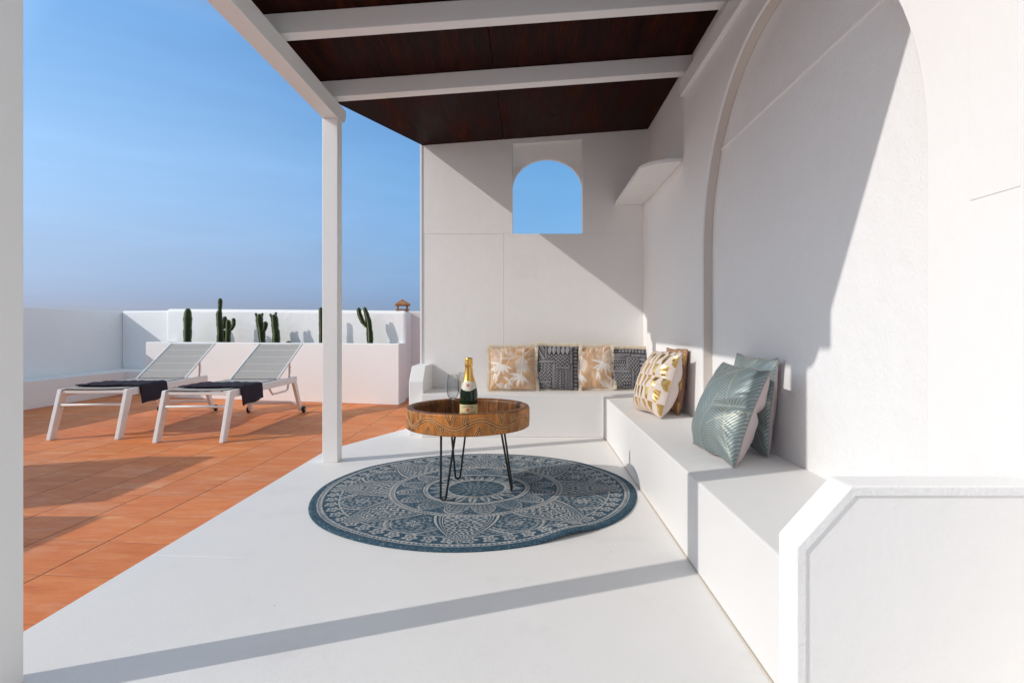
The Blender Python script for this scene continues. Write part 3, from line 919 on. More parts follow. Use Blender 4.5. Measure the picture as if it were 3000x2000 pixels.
    v = np.where(f < 1, pet, bgp)
    L = np.where(q, v, L)
    # rim
    L = np.where(r > .935, .10, L)
    ring(.930, .004, .85); dots(.940, 240, .0055, .95); ring(.952, .004, .8)
    L = np.where(r > .958, .07 + .10 * (np.sin(th * 500) > .3), L)
    return np.clip(L, 0, 1)

def make_rug(cx, cy, R0):
    nr, na = 330, 1500
    rr = np.linspace(.0008, 1, nr); th = np.arange(na) / na * 2 * math.pi
    TH, RR = np.meshgrid(th, rr, indexing='ij')
    L = rug_pattern(RR, TH)
    x, y = RR * np.cos(TH), RR * np.sin(TH)
    n1 = vnoise(x * 230, y * 190, 1); n2 = vnoise(x * 110, y * 45, 2); n3 = vnoise(x * 4, y * 4, 3)
    L = L + (n1 - .5) * .30 + (n2 - .5) * .16
    L = np.where((n1 > .74) & (L < .35), L + .28, L)
    wear = vnoise(x * 17, y * 11, 9)
    L = np.clip((L - .38) * (.62 + .5 * wear) + .36 + .12 * (n3 - .5), 0, 1)
    L = smooth(L, .10, .90)
    blue = np.array([.026, .072, .112]); mid = np.array([.16, .205, .235]); light = np.array([.47, .465, .45])
    Lx = L[..., None]
    C = np.where(Lx < .5, blue + (mid - blue) * Lx * 2, mid + (light - mid) * (Lx - .5) * 2)
    z = .0075 + .0012 * (L - .4)
    edge = smooth(RR, .985, 1.0)
    z = z - .004 * edge
    def lift(a0, wd, h, r0=.72):
        d = (TH - a0 + math.pi) % (2 * math.pi) - math.pi
        return h * np.exp(-(d / wd) ** 2) * smooth(RR, r0, 1.0) ** 1.5
    z = z + lift(-.98, .16, .018, .74) + lift(-.55, .22, .005) + lift(2.55, .2, .004) + lift(.75, .14, .003, .8) + lift(-2.2, .3, .004)
    wob = 1 + .006 * np.sin(3 * TH + 1) + .004 * np.sin(7 * TH) - .012 * np.exp(-(((TH + .98 + math.pi) % (2 * math.pi) - math.pi + 2 * math.pi * 0 - 0) / .2) ** 2)
    V = np.stack([x * R0 * wob, y * R0 * wob, z], -1).reshape(-1, 3)
    F = grid_faces(na, nr, True)
    # rim skirt + underside
    rim = np.arange(na) * nr + nr - 1
    off = len(V)
    low = V[rim].copy(); low[:, 2] = np.maximum(low[:, 2] - .0058, .0008)
    low[:, :2] *= .999
    V = np.vstack([V, low])
    i = np.arange(na); j = (i + 1) % na
    F = np.vstack([F[:, ::-1], np.stack([rim[i], off + i, off + j, rim[j]], -1)])
    C = np.vstack([C.reshape(-1, 3), np.tile(blue * 1.2, (na, 1))])
    me = np_mesh('rug', V, F[:, ::-1]); set_col(me, C)
    o = link('rug', me, RUGMAT)
    o.location = (cx, cy, 0)
    return tag(o, 'round blue and grey mandala patterned rug on the white floor', 'rug')
make_rug(-.264, 2.80, .784)

# ------------------------------------------------------------------ table
TX, TY = -.302, 2.765
TR, TRI, TZ0, TZ1, TZF = .300, .264, .326, .421, .346
tb = thing('coffee_table', 'round carved wooden tray table on black hairpin legs', 'table', (TX, TY, 0))
def seg_dist(px, py, pts):
    d = np.full(px.shape, 1e9)
    for (x0, y0), (x1, y1) in zip(pts, pts[1:]):
        vx, vy = x1 - x0, y1 - y0
        t = np.clip(((px - x0) * vx + (py - y0) * vy) / (vx * vx + vy * vy + 1e-12), 0, 1)
        d = np.minimum(d, np.hypot(px - x0 - t * vx, py - y0 - t * vy))
    return d
def make_drum():
    na, nz = 1200, 64
    U = 8; unit = 2 * math.pi * TR / U; H = TZ1 - TZ0
    th = np.arange(na) / na * 2 * math.pi; z = np.linspace(0, H, nz)
    TH, Z = np.meshgrid(th, z, indexing='ij')
    ph = TH + math.pi / 2 + .17
    s = ((ph * U / (2 * math.pi)) % 1) * unit
    k = unit
    def spiral(cx, cy, r0, turns, a0, sg):
        return [(cx + r0 * (1 - t * .82) * math.cos(a0 + sg * t * turns * 2 * math.pi), cy + r0 * (1 - t * .82) * math.sin(a0 + sg * t * turns * 2 * math.pi)) for t in np.linspace(0, 1, 34)]
    def wave(off, amp, ph0=0): return [(x, H * .5 + off + amp * math.cos(2 * math.pi * x / k + ph0)) for x in np.linspace(-.1 * k, 1.1 * k, 40)]
    curves = [wave(.006, .020, 2.6), wave(-.006, .020, 2.6)]
    curves.append(spiral(.30 * k, H * .66, .020, 1.9, -1.2, 1))
    curves.append(spiral(.83 * k, H * .30, .020, 1.9, 1.9, 1))
    for o in (0, .009): curves.append([((-.0) * k + .5 * k * 0 + .055 * k + .20 * k * 0 + (o if False else 0) + .0, 0)] * 2)
    for c0, up in ((.02 * k, True), (.56 * k, False)):
        for o in (.013, .026):
            if up: curves.append([(c0 - o * .9, H), (c0, H - .020 - o * .0 - .028 + (.026 - o) * .9), (c0 + o * .9, H)])
            else: curves.append([(c0 - o * .9, 0), (c0, .040 - (.026 - o) * .9), (c0 + o * .9, 0)])
    D = np.full(s.shape, 1e9)
    for c in curves:
        for sh in (-k, 0, k):
            D = np.minimum(D, seg_dist(s + sh, Z, c))
    groove = 1 - smooth(D, .0008, .0021)
    ridge = band(D, .0034, .0018)
    rr = TR + .0008 * np.sin(th * 3)[:, None] - .0026 * groove + .0014 * ridge
    rr = rr - .004 * smooth(Z, H - .006, H) - .003 * (1 - smooth(Z, 0, .005))
    arcx = TH * TR
    n1 = vnoise(arcx * 260, Z * 22, 5); n2 = vnoise(arcx * 26, Z * 18, 6); n3 = vnoise(arcx * 9, Z * 9, 7); n4 = vnoise(arcx * 90, Z * 30, 8)
    base = np.array([.52, .19, .034]); dark = np.array([.075, .026, .009]); pale = np.array([.62, .32, .12])
    st_ = smooth(vnoise(arcx * 34, Z * 7, 15), .62, .9)
    t = np.clip(.12 + .95 * (n3 - .38) + .45 * (n2 - .4) + .45 * (n1 - .5) + .5 * st_, 0, 1)[..., None]
    C = base * (1 - t) + dark * t
    C = C * (.75 + .5 * n4[..., None])
    C = C * (1 - .8 * groove[..., None]) + dark * .8 * groove[..., None]
    C = C * (1 - .7 * ridge[..., None]) + pale * .7 * ridge[..., None]
    V = np.stack([rr * np.cos(TH), rr * np.sin(TH), TZ0 + Z], -1).reshape(-1, 3)
    me = np_mesh('tray_wall', V, grid_faces(na, nz, True)); set_col(me, C.reshape(-1, 3))
    link('tray_wall', me, WOODCARVE, tb)
    # rim top + inner wall + floor in one lathe with colour
    prof = [(TR - .0035, TZ1), (TR - .012, TZ1 + .0035), (TRI + .010, TZ1 + .003), (TRI, TZ1 - .004)]
    prof += [(TRI - .001, TZ1 - .004 - i * .009) for i in range(1, 8)] + [(TRI - .002, TZF)]
    na = 480
    th = np.arange(na) / na * 2 * math.pi
    P = np.array(prof)
    TH, I = np.meshgrid(th, np.arange(len(prof)), indexing='ij')
    rr, zz = P[I, 0], P[I, 1]
    n1 = vnoise(TH * 80, zz * 60, 11); n2 = vnoise(TH * 14, zz * 40, 12); pl_ = hash2(np.floor(TH * 3.2), 0 * TH, 4)
    C = np.array([.25, .095, .026])[None, None] * (.45 + .8 * n1[..., None]) * (.6 + .7 * n2[..., None]) * (.7 + .5 * pl_[..., None])
    C = np.where(((TH * 3.2) % 1 < .03)[..., None] & (I > 3)[..., None], C * .25, C)
    V = np.stack([rr * np.cos(TH), rr * np.sin(TH), zz], -1).reshape(-1, 3)
    me = np_mesh('tray_rim', V, grid_faces(na, len(prof), True)); set_col(me, C.reshape(-1, 3))
    link('tray_rim', me, WOODCARVE, tb)
    # floor boards
    nr, na = 60, 240
    r = np.linspace(.0005, TR - .006, nr); th = np.arange(na) / na * 2 * math.pi
    for nm, z in (('tray_floor', TZF), ('tray_base', TZ0 + .001)):
        TH, RR = np.meshgrid(th, r, indexing='ij')
        x, y = RR * np.cos(TH), RR * np.sin(TH)
        n1 = vnoise(x * 14, y * 160, 13); bd_ = hash2(np.floor(y / .075), 0 * y, 2)
        C = np.array([.17, .07, .025])[None, None] * (.5 + .8 * n1[..., None]) * (.7 + .6 * bd_[..., None])
        C = np.where(((y / .075) % 1 < .03)[..., None], C * .3, C)
        V = np.stack([x, y, np.full_like(x, z)], -1).reshape(-1, 3)
        me = np_mesh(nm, V, grid_faces(na, nr, True)); set_col(me, C.reshape(-1, 3))
        link(nm, me, WOODCARVE, tb)
make_drum()
def hairpin(t0, t1, b0):
    """two rods meeting in a rounded foot"""
    t0, t1, b0 = Vector(t0), Vector(t1), Vector(b0)
    across = (t1 - t0).normalized()
    r, w = .0052, .014
    pts = [t0]
    c = b0 + Vector((0, 0, w + r))
    a = c - across * w; e = c + across * w
    for k in range(1, 6): pts.append(t0.lerp(a, k / 5))
    for k in range(1, 9):
        an = math.pi * k / 8
        pts.append(c - across * w * math.cos(an) - Vector((0, 0, w)) * math.sin(an))
    for k in range(1, 6): pts.append(e.lerp(t1, k / 5))
    BM().tube([p - Vector((TX, TY, 0)) for p in pts], r, 10).done('leg', BLACKSTEEL, tb)
zt_ = TZ0 + .0005; RT = .0085
hairpin((-.409, 2.60, zt_), (-.339, 2.575, zt_), (-.397, 2.588, RT))
hairpin((-.413, 2.93, zt_), (-.329, 2.965, zt_), (-.378, 2.962, RT))
hairpin((-.142, 2.715, zt_), (-.131, 2.79, zt_), (-.088, 2.745, RT))

# ------------------------------------------------------------------ champagne bottle
BXc, BYc = -.300, 2.770
bt = thing('champagne_bottle', 'dark green champagne bottle with gold foil neck and cream label on the tray table', 'bottle', (BXc, BYc, TZF + .0006))
prof = [(0, .004), (.030, .002), (.042, .000), (.0436, .004), (.0438, .02), (.0438, .118), (.0432, .135), (.041, .152), (.037, .170), (.0315, .190), (.0262, .207), (.0215, .225), (.0185, .245), (.0170, .262), (.0165, .275)]
BM().lathe(prof).done('bottle_glass', BOTTLE_GLASS, bt)
def rad(z):
    return float(np.interp(z, [q[1] for q in prof[3:]], [q[0] for q in prof[3:]]))
fo = [(rad(z) + .0009, z) for z in (.186, .196, .207, .218, .23, .245, .26, .268)]
fo += [(.0190, .270), (.0198, .276), (.0194, .283), (.0186, .287), (.0188, .302), (.0178, .308), (.0145, .3105), (0, .311)]
BM().lathe(fo, n=64).done('foil', GOLDFOIL, bt)
def patch(name, mat, zlo, zhi, half, grow, parent, n=40, m=14):
    a = np.linspace(-half, half, n); v = np.linspace(0, 1, m)
    A, Vv = np.meshgrid(a, v, indexing='ij')
    lo_ = np.array([zlo(x) if callable(zlo) else zlo for x in a])[:, None]
    hi_ = np.array([zhi(x) if callable(zhi) else zhi for x in a])[:, None]
    Z = lo_ + (hi_ - lo_) * Vv
    Rr = np.vectorize(rad)(Z) + grow
    V = np.stack([Rr * np.sin(A), -Rr * np.cos(A), Z], -1).reshape(-1, 3)
    return link(name, np_mesh(name, V, grid_faces(n, m)), mat, parent)
lab_ = patch('label', CREAM, .020, .0845, 1.62, .0005, bt)
col_ = patch('collar_label', IVORY, lambda a: .166 - .014 * math.cos(a * 1.05) ** 2 * (abs(a) < 1.5) - .002 * abs(math.sin(a * 9)), lambda a: .190 + .009 * math.exp(-(a / .55) ** 2), 3.14, .0013, bt, 120)
def wrap_text(txt, size, za, a0, arc, mat, parent, grow, vertical=False, name='lettering'):
    cu = bpy.data.curves.new('txt', 'FONT'); cu.body = txt; cu.size = size; cu.align_x = 'CENTER'; cu.align_y = 'CENTER'
    to = bpy.data.objects.new('txt', cu); COL.objects.link(to)
    bpy.context.view_layer.update()
    me = bpy.data.meshes.new_from_object(to.evaluated_get(bpy.context.evaluated_depsgraph_get()))
    bpy.data.objects.remove(to)
    for v in me.vertices:
        x, y = v.co.x, v.co.y
        if vertical: x, y = -y, x
        z = za + y + (arc * (math.cos(x / .030) - 1) if arc else 0)
        r = rad(z) + grow
        an = a0 + x / r
        v.co = (r * math.sin(an), -r * math.cos(an), z)
    me.materials.clear()
    return link(name, me, mat, parent)
wrap_text("CHAMPAGNE", .0098, .0755, 0, .012, INK, lab_, .0009)
wrap_text("COMTE DE BRISMAND", .0080, .0435, 0, 0, INK, lab_, .0009)
def disc_patch(name, mat, zc, r0, parent, grow, scallop=0, n=28, wob=0.0):
    bm = bmesh.new(); c = []
    for k in range(n):
        a = 2 * math.pi * k / n
        rr = r0 * (1 + wob * math.cos(scallop * a))
        x, z = rr * math.cos(a), zc + rr * math.sin(a)
        R_ = rad(z) + grow; an = x / R_
        c.append(bm.verts.new((R_ * math.sin(an), -R_ * math.cos(an), z)))
    R_ = rad(zc) + grow
    m = bm.verts.new((0, -R_, zc))
    for k in range(n): bm.faces.new((m, c[k], c[(k + 1) % n]))
    me = bpy.data.meshes.new(name); bm.to_mesh(me); bm.free()
    return link(name, me, mat, parent)
em = disc_patch('emblem', REDINK, .0595, .0080, lab_, .0009, 5, wob=.13)
disc_patch('cross', CREAM, .0595, .0028, em, .0012, 4, wob=.4)
disc_patch('medallion', simple("pale paper", (.84, .82, .72), .5, 0, 80, .03), .178, .0128, col_, .0020)
em2 = disc_patch('emblem', REDINK, .178, .0075, col_, .0026, 5, wob=.13)
disc_patch('cross', IVORY, .178, .0026, em2, .0030, 4, wob=.4)
wrap_text("CHAMPAGNE", .0105, .232, 0, 0, simple("brown foil print", (.10, .045, .012), .4, 0, 90, .1), bt, .0017, True)
b = BM()
for zz in (.0495, .0325):
    pass
def line_patch(z, half, h=.0006):
    return patch('rule', INK, z, z + h, half, .0009, lab_, 30, 2)
line_patch(.0497, .88); line_patch(.0372, .88)

# ------------------------------------------------------------------ champagne flutes
def flute(x, y, lab):
    g = thing('champagne_flute', lab, 'glass', (x, y, TZF + .0006), 0, 'champagne flutes on the tray table')
    foot = [(0, .0), (.030, .0), (.0305, .0012), (.020, .003), (.008, .006), (.0040, .012), (.0034, .04), (.0034, .085), (.0042, .100), (0, .1015)]
    BM().lathe(foot, n=36).done('stem', SOLID_GLASS, g)
    out = [(0.0, .1015), (.006, .103), (.014, .109), (.022, .119), (.0275, .133), (.0298, .150), (.0292, .175), (.0270, .20), (.0242, .228)]
    BM().lathe(out, n=48).done('bowl', CLEAR, g)
    BM().lathe([(0.0, .1035), (.008, .105), (.0135, .1095), (.012, .1135), (.006, .1155), (0, .116)], n=32).done('bowl_base', SOLID_GLASS, g)
    BM().tube([(.0242 * math.cos(k * math.pi / 18), .0242 * math.sin(k * math.pi / 18), .228) for k in range(37)], .0005, 5, False).done('rim', SOLID_GLASS, g)
    return g
flute(-.377, 2.76, 'empty clear champagne flute standing left of the champagne bottle')
flute(-.340, 2.895, 'empty clear champagne flute mostly hidden behind the champagne bottle')

# ------------------------------------------------------------------ cushions
def leaf(U, V, p0, p1, w, bend=0.0):
    dx, dy = p1[0] - p0[0], p1[1] - p0[1]; L = math.hypot(dx, dy)
    t = ((U - p0[0]) * dx + (V - p0[1]) * dy) / L ** 2
    d = ((U - p0[0]) * -dy + (V - p0[1]) * dx) / L
    d = d - bend * np.sin(np.pi * np.clip(t, 0, 1)) * L
    ww = w * np.sin(np.pi * np.clip(t, 0, 1) ** .8) ** .8
    return ((t > 0) & (t < 1) & (np.abs(d) < ww)).astype(float) * (1 - .25 * (np.abs(d) < .004))
def stroke(U, V, pts, w):
    return (seg_dist(U, V, pts) < w).astype(float)
def pat_floral(U, V, variant=0):
    if variant: U = (U + .45) % 1.0
    m = np.zeros_like(U)
    soft = vnoise(U * 6, V * 6, 3 + variant)
    m = np.maximum(m, .55 * smooth(vnoise(U * 9, V * 14, 21) * (V > .70), .55, .85))
    m = np.maximum(m, .35 * smooth(soft, .62, .85))
    rng = random.Random(4 + variant)
    def frond(base, tip, n, ln, w):
        nonlocal m
        m = np.maximum(m, stroke(U, V, [base, tip], .007))
        for k in range(n):
            t = .15 + .85 * k / n
            x, y = base[0] + (tip[0] - base[0]) * t, base[1] + (tip[1] - base[1]) * t
            for s in (-1, 1):
                a = math.atan2(tip[1] - base[1], tip[0] - base[0]) + s * (.9 - .3 * t)
                l = ln * (1 - .45 * t) * (.9 + .2 * rng.random())
                m = np.maximum(m, leaf(U, V, (x, y), (x + l * math.cos(a), y + l * math.sin(a)), w, .06 * s))
    def flower(c, angs, l, w):
        nonlocal m
        for a in angs:
            a = math.radians(a); ll = l * (.8 + .4 * rng.random())
            m = np.maximum(m, leaf(U, V, c, (c[0] + ll * math.cos(a), c[1] + ll * math.sin(a)), w, .08 * (rng.random() - .5)))
    # hanging stems and blossoms
    m = np.maximum(m, stroke(U, V, [(.27, 1.0), (.25, .8), (.24, .58)], .011))
    flower((.25, .58), (-25, -50, -80, -110, 205, 165), .29, .030)
    flower((.42, .20), (-60, -100, 40, 140), .16, .022)
    flower((.10, .40), (-100, -75, 60, 100), .20, .024)
    m = np.maximum(m, stroke(U, V, [(.74, 1.0), (.73, .72), (.69, .5), (.68, .33)], .012))
    frond((.72, .78), (.69, .44), 7, .26, .013)
    flower((.68, .32), (170, 212, 250, -78, -48), .27, .031)
    m = np.maximum(m, stroke(U, V, [(.36, .55), (.42, .68), (.52, .76), (.62, .78), (.70, .74)], .007))
    m = np.maximum(m, stroke(U, V, [(.84, .70), (.88, .82), (.95, .90)], .006))
    m = np.maximum(m, stroke(U, V, [(.12, .35), (.12, .18), (.22, .06), (.40, .03)], .010))
    frond((.14, .12), (.45, .03), 6, .12, .012)
    for k in range(80):
        x, y = rng.random(), rng.random()
        if (.38 < x < .52 and .3 < y < .62) or (x > .82 and y < .5) or (x < .2 and .5 < y < .85):
            m = np.maximum(m, leaf(U, V, (x, y), (x + .03 * rng.random(), y + .04 * rng.random()), .007))
    base = np.array([.60, .36, .20]); base2 = np.array([.66, .44, .27]); wh = np.array([.80, .75, .70])
    n = vnoise(U * 5, V * 5, 9)[..., None]
    C = base * (1 - n) + base2 * n
    return C * (1 - m[..., None]) + wh * m[..., None]
def pat_aztec(U, V, variant=0):
    if variant: U, V = V, U
    tri = lambda x: np.abs(((x) % 1) * 2 - 1)
    L = np.full_like(U, .42)
    grain = hash2(np.floor(U * 230), np.floor(V * 230), 1)
    def blk(x0, x1, y0, y1): return (U >= x0) & (U < x1) & (V >= y0) & (V < y1)
    def zig(x0, x1, y0, y1, nx, rows):
        nonlocal L
        q = blk(x0, x1, y0, y1); u = (U - x0) / (x1 - x0); v = (V - y0) / (y1 - y0)
        z = v * rows + tri(u * nx) * .9
        L = np.where(q, np.where((z % 1) < .52, .08, .58), L)
    def diam(x0, x1, y0, y1, nx, ny):
        nonlocal L
        q = blk(x0, x1, y0, y1); u = (U - x0) / (x1 - x0) * nx; v = (V - y0) / (y1 - y0) * ny
        d = np.abs(u % 1 - .5) + np.abs(v % 1 - .5)
        L = np.where(q, np.where(d < .38, .58, np.where(d < .47, .10, .12)), L)
        L = np.where(q & (d < .10), .12, L)
    def cols(x0, x1, y0, y1, nx, ny):
        nonlocal L
        q = blk(x0, x1, y0, y1); u = (U - x0) / (x1 - x0) * nx; v = (V - y0) / (y1 - y0) * ny
        k = np.floor(u); f = u % 1
        p0 = tri(v) * .7 > np.abs(f - .5) * 2
        p1 = (np.abs(f - .5) + np.abs(v % 1 - .5)) < .34
        p2 = np.abs(f - .5 - .22 * (tri(v * 1.3) - .5)) < .13
        p = np.where(k % 3 == 0, p0, np.where(k % 3 == 1, p1, p2))
        L = np.where(q, np.where(p, .56, .11), L)
        L = np.where(q & ((f < .05) | (f > .95)), .06, L)
    def barr(x0, x1, y0, y1):
        nonlocal L
        q = blk(x0, x1, y0, y1)
        L = np.where(q, .05, L)
        L = np.where(blk(x0 + .010, x1 - .010, y0 + .010, y1 - .010), .46, L)
    def diag(x0, x1, y0, y1):
        nonlocal L
        q = blk(x0, x1, y0, y1); u = (U - x0) / (x1 - x0); v = (V - y0) / (y1 - y0)
        z = (u + v) * 3.2
        p = np.where((np.floor(z) % 2 == 0), ((u - v) * 9 % 1) < .5, (z % 1) < .4)
        L = np.where(q, np.where(p, .62, .09), L)
    def vzig(x0, x1, y0, y1, ny, colsn):
        nonlocal L
        q = blk(x0, x1, y0, y1); u = (U - x0) / (x1 - x0); v = (V - y0) / (y1 - y0)
        z = u * colsn + tri(v * ny) * .8
        L = np.where(q, np.where((z % 1) < .5, .08, .60), L)
    diag(0, .20, .66, 1); barr(.20, .26, .66, 1)
    q = blk(.26, .78, .78, 1.0); u = (U - .26) / .52 * 5; v = (V - .78) / .22
    d = np.abs(u % 1 - .5) * 2
    L = np.where(q, np.where(d < np.sin(np.pi * np.clip(v * .85 + .05, 0, 1)) * .85, .62, .06), L)
    zig(.26, .78, .52, .78, 5, 3.2)
    barr(0, .46, .58, .66)
    barr(.78, .86, .56, 1.0); diam(.86, 1.0, .5, 1.0, 1, 6)
    diam(0, .18, .38, .58, 2, 3); vzig(.18, .38, .38, .58, 3, 2.2)
    zig(0, .38, .20, .38, 4, 2.4)
    barr(.38, .46, 0, .58); barr(.46, .80, .44, .52)
    vzig(.46, .60, 0, .44, 7, 1.6); diam(.60, .68, 0, .44, 1, 8); vzig(.68, .80, 0, .44, 9, 1.5); barr(.80, .87, 0, .56); diam(.87, 1, 0, .5, 1, 6)
    barr(0, .38, .12, .20); diag(0, .38, 0, .12)
    L = L * (.65 + .6 * grain)
    C = L[..., None] * np.array([.50, .48, .51])
    return C
def pat_scale(U, V):
    n, mrow = 6.4, 5.4
    row = np.floor(V * mrow)
    fu = (U * n + .5 * (row % 2)) % 1
    fv = 1 - ((V * mrow) % 1)
    xl = .50 - .47 * np.sqrt(np.clip(1 - fv ** 2, 0, 1))
    xr = .66 - .16 * fv
    g = (fu > xl) & (fu < xr)
    wh = np.array([.74, .63, .56]); gold = np.array([.82, .54, .20])
    C = np.where(g[..., None], gold, wh)
    return np.concatenate([C, g[..., None] * .9], -1)
def pat_scale_pink(U, V):
    C = pat_scale(U, V)
    g = C[..., 3:] > .5
    C[..., :3] = np.where(g, C[..., :3], np.array([.36, .19, .13]))
    return C
def pat_teal(U, V):
    axes = [((.98, .02), (.60, .98)), ((.40, -.05), (.60, .62)), ((.05, .10), (.30, .90)), ((.62, .98), (.20, .55)), ((1.0, .55), (.62, .30))]
    best = np.full(U.shape, 1e9); st = np.zeros_like(U); rib = np.zeros_like(U)
    for i, (p0, p1) in enumerate(axes):
        dx, dy = p1[0] - p0[0], p1[1] - p0[1]; L = math.hypot(dx, dy); dx /= L; dy /= L
        t = (U - p0[0]) * dx + (V - p0[1]) * dy
        d = -(U - p0[0]) * dy + (V - p0[1]) * dx
        out = np.maximum(np.maximum(-t, t - L), 0)
        dd = np.abs(d) + out * 1.5 + .04 * i
        s = np.sin((t - np.abs(d) * .75 + .35 * np.abs(d) ** 2) * 2 * math.pi * 34)
        q = dd < best
        st = np.where(q, s, st); best = np.where(q, dd, best)
        rib = np.maximum(rib, (np.abs(d) < .0065) * (out < .01) * 1.0)
    base = np.array([.190, .245, .245]); lt = np.array([.36, .405, .40]); gd = np.array([.50, .49, .40])
    k = smooth(st, -.1, .65)[..., None] * (.55 + .45 * vnoise(U * 5, V * 5, 2))[..., None]
    C = base * (1 - k) + lt * k
    gl = smooth(vnoise(U * 4, V * 4, 8), .50, .8)[..., None] * k
    C = C * (1 - .6 * gl) + gd * .6 * gl
    C = C * (1 - .6 * rib[..., None]) + gd * .6 * rib[..., None]
    return np.concatenate([C, .20 + .40 * k], -1)

def cushion(label, loc, rotz, tilt, w, h, T, pat, mat, back, pinch=.045, fringe=False, seed=1, group=None, N=190, roll=0.0, sag=.12, crease=0.0):
    g = np.linspace(-1, 1, N)
    # denser near the edges
    g = np.sign(g) * (1 - (1 - np.abs(g)) ** 1.15)
    U, V = np.meshgrid(g, g, indexing='ij')
    def shape(side):
        X = w / 2 * U * (1 - pinch * (1 - V ** 2) * np.abs(U) ** 3)
        Z = h / 2 + h / 2 * V * (1 - pinch * (1 - U ** 2) * np.abs(V) ** 3)
        X = X + .006 * (vnoise(V * 2.1 + seed * 1.7, U * .7, seed) - .5) * np.abs(U) ** 2 * 2
        Z = Z + .006 * (vnoise(U * 2.1 + seed * 2.3, V * .7, seed + 3) - .5) * np.abs(V) ** 2 * 2
        prof = np.clip((1 - np.abs(U) ** 2.4) * (1 - np.abs(V) ** 2.4), 0, 1) ** .55
        Y = T / 2 * prof * (1 - sag * V)
        # wrinkles that fade to the middle
        e = np.maximum(np.abs(U), np.abs(V))
        ang = np.arctan2(V, U)
        wr = np.sin(ang * 22 + seed) * .5 + np.sin(ang * 37 + seed * 2) * .3 + np.sin(ang * 9 + seed)
        Y = Y + .0035 * wr * smooth(e, .55, .85) * (1 - smooth(e, .95, 1.0)) * (side > 0)
        lump = (vnoise(U * 2.2 + seed * 3, V * 2.2, seed) - .5) * .020 + (vnoise(U * 5 + seed, V * 5, seed + 1) - .5) * .006
        Y = Y + lump * prof
        if crease:
            dcr = np.abs(V - (-.05 + .25 * U))
            Y = Y - crease * np.exp(-(dcr / .10) ** 2) * smooth(U, -.2, .9) * prof
        return np.stack([X, -Y if side > 0 else Y, Z], -1)
    Vf, Vb = shape(1), shape(-1)
    Uc, Vc = (U + 1) / 2, (V + 1) / 2
    C = pat(Uc, Vc)
    if C.shape[-1] == 3: C = np.concatenate([C, np.zeros(C.shape[:2] + (1,))], -1)
    Cb = np.tile(np.array([*back, 0.0]), (N * N, 1))
    F1 = grid_faces(N, N); F2 = grid_faces(N, N, off=N * N)[:, ::-1]
    VV = np.vstack([Vf.reshape(-1, 3), Vb.reshape(-1, 3)])
    M = Matrix.Rotation(-tilt, 3, 'X') @ Matrix.Rotation(roll, 3, 'Y')
    VV = VV @ np.array(M).T
    zmin = VV[:, 2].min()
    VV[:, 2] -= zmin
    me = np_mesh('cushion', VV, np.vstack([F1, F2])); set_col(me, np.vstack([C.reshape(-1, 4), Cb]))
    o = link('cushion', me, mat)
    o.location = loc; o.rotation_euler = (0, 0, rotz)
    tag(o, label, 'cushion', group)
    # outline loop
    idx = [(i, 0) for i in range(N)] + [(N - 1, j) for j in range(N)] + [(i, N - 1) for i in range(N - 1, -1, -1)] + [(0, j) for j in range(N - 1, -1, -1)]
    loop = np.array([VV[i * N + j] for i, j in idx])
    if fringe:
        rng = np.random.default_rng(seed)
        cen = loop.mean(0); vs, fs = [], []
        nrm = np.array(M @ Vector((0, 1, 0)))
        nst = 2200
        for k in range(nst):
            q = loop[int(k / nst * len(loop))] + rng.normal(0, .001, 3)
            d = q - cen; tang = loop[(int(k / nst * len(loop)) + 3) % len(loop)] - loop[int(k / nst * len(loop)) - 3]
            tang /= np.linalg.norm(tang) + 1e-9
            outw = d - tang * d.dot(tang); outw /= np.linalg.norm(outw) + 1e-9
            l = .015 + .016 * rng.random()
            a = q - outw * .004
            tip = q + outw * l + tang * rng.normal(0, .007) + nrm * rng.normal(0, .008)
            mid = (a + tip) / 2 + nrm * rng.normal(0, .003)
            if tip[2] < .0008: tip[2] = .0008 + .002 * rng.random()
            if mid[2] < .0006: mid[2] = .0008
            wd = tang * .0013
            b0 = len(vs)
            vs += [a - wd, a + wd, mid + wd, mid - wd, tip + wd * .7, tip - wd * .7]
            fs += [(b0, b0 + 1, b0 + 2, b0 + 3), (b0 + 3, b0 + 2, b0 + 4, b0 + 5)]
        fr = link('fringe', np_mesh('fringe', np.array(vs), np.array(fs), False), FRINGE, o)
    else:
        step = loop[::3]
        t = BM().tube([Vector(q) + Vector((0, 0, .0)) for q in step] + [Vector(step[0])], .0022, 6, False)
        for v in t.bm.verts: v.co.z = max(v.co.z, .0005)
        t.done('piping', simple("piping", tuple(c * .75 for c in back), .8, 0, 60, .1), o)
    return o
BROWN = (.55, .40, .28)
gB = 'fringed cushions along the back wall'
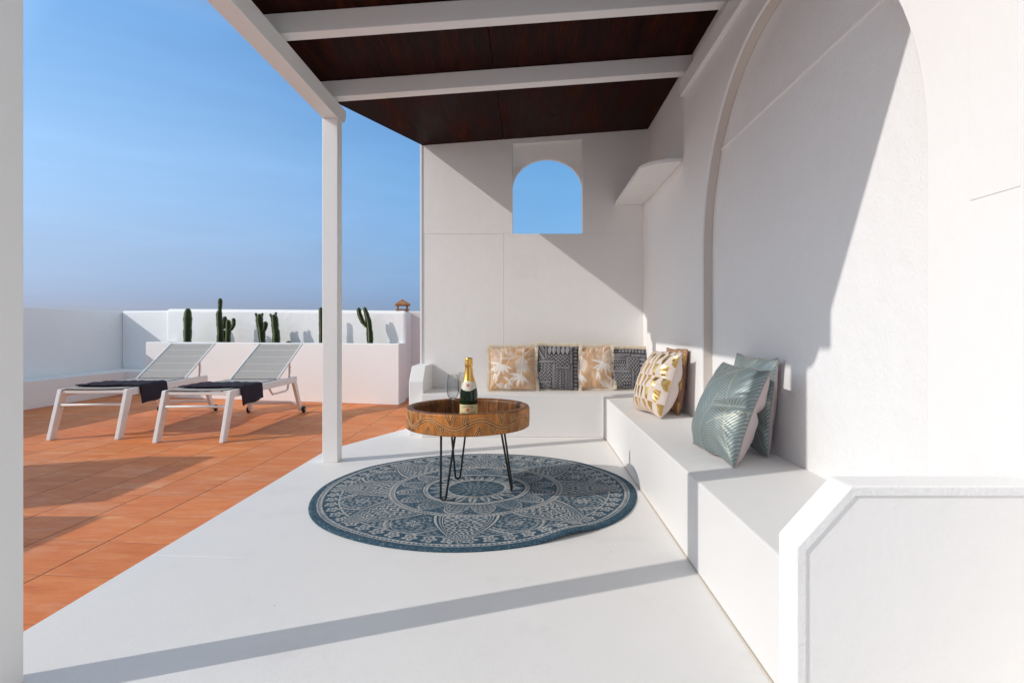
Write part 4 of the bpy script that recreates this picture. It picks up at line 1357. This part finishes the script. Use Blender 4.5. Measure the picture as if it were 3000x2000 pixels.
cushion('beige fringed cushion with white leaf print, first from the left against the back wall', (-.130, 4.385, SZB + .0006), math.radians(3), math.radians(13), .355, .340, .135, lambda u, v: pat_floral(u, v, 0), FABRIC, BROWN, .05, True, 11, gB, roll=math.radians(-1))
cushion('charcoal fringed cushion with tribal zigzag pattern, between the two beige leaf cushions', (.212, 4.415, SZB + .0006), math.radians(-5), math.radians(12), .340, .350, .125, lambda u, v: pat_aztec(u, v, 0), FABRIC, BROWN, .04, True, 12, gB, roll=math.radians(1))
cushion('beige fringed cushion with white leaf print, between the two charcoal patterned cushions', (.490, 4.425, SZB + .0006), math.radians(-4), math.radians(13), .325, .340, .12, lambda u, v: pat_floral(u, v, 1), FABRIC, BROWN, .05, True, 13, gB, roll=math.radians(-2))
cushion('charcoal fringed cushion with tribal zigzag pattern, in the bench corner beside the gold scale cushion', (.768, 4.44, SZB + .0006), math.radians(-3), math.radians(13), .315, .330, .11, lambda u, v: pat_aztec(u, v, 1), FABRIC, BROWN, .04, True, 14, gB, roll=math.radians(2))
gG = 'gold scale print cushions on the side bench'
cushion('pale cushion printed with shiny gold scales, leaning in front of its brownish pink twin', (.688, 3.285, SZ + .0006), math.radians(-80), math.radians(19), .390, .385, .195, pat_scale, GOLDPRINT, (.66, .56, .52), .05, False, 21, gG, roll=math.radians(-1), crease=.02)
cushion('brownish pink gold print cushion wedged behind the pale gold scale cushion', (.845, 3.435, SZ + .0006), math.radians(-86), math.radians(8), .385, .385, .105, pat_scale_pink, GOLDPRINT, (.36, .19, .13), .05, False, 22, gG)
gT = 'teal leaf cushions on the side bench'
cushion('teal metallic leaf cushion leaning forward of its twin on the side bench, nearest the camera', (.714, 2.215, SZ + .0006), math.radians(-84.5), math.radians(21), .395, .375, .170, pat_teal, TEALFAB, (.50, .42, .42), .055, False, 31, gT, roll=math.radians(1), crease=.03, N=230)
cushion('teal metallic leaf cushion resting directly against the niche wall behind its twin', (.908, 2.362, SZ + .0006), math.radians(-88), math.radians(6), .395, .385, .115, pat_teal, TEALFAB, (.50, .42, .42), .075, False, 32, gT, roll=math.radians(0))
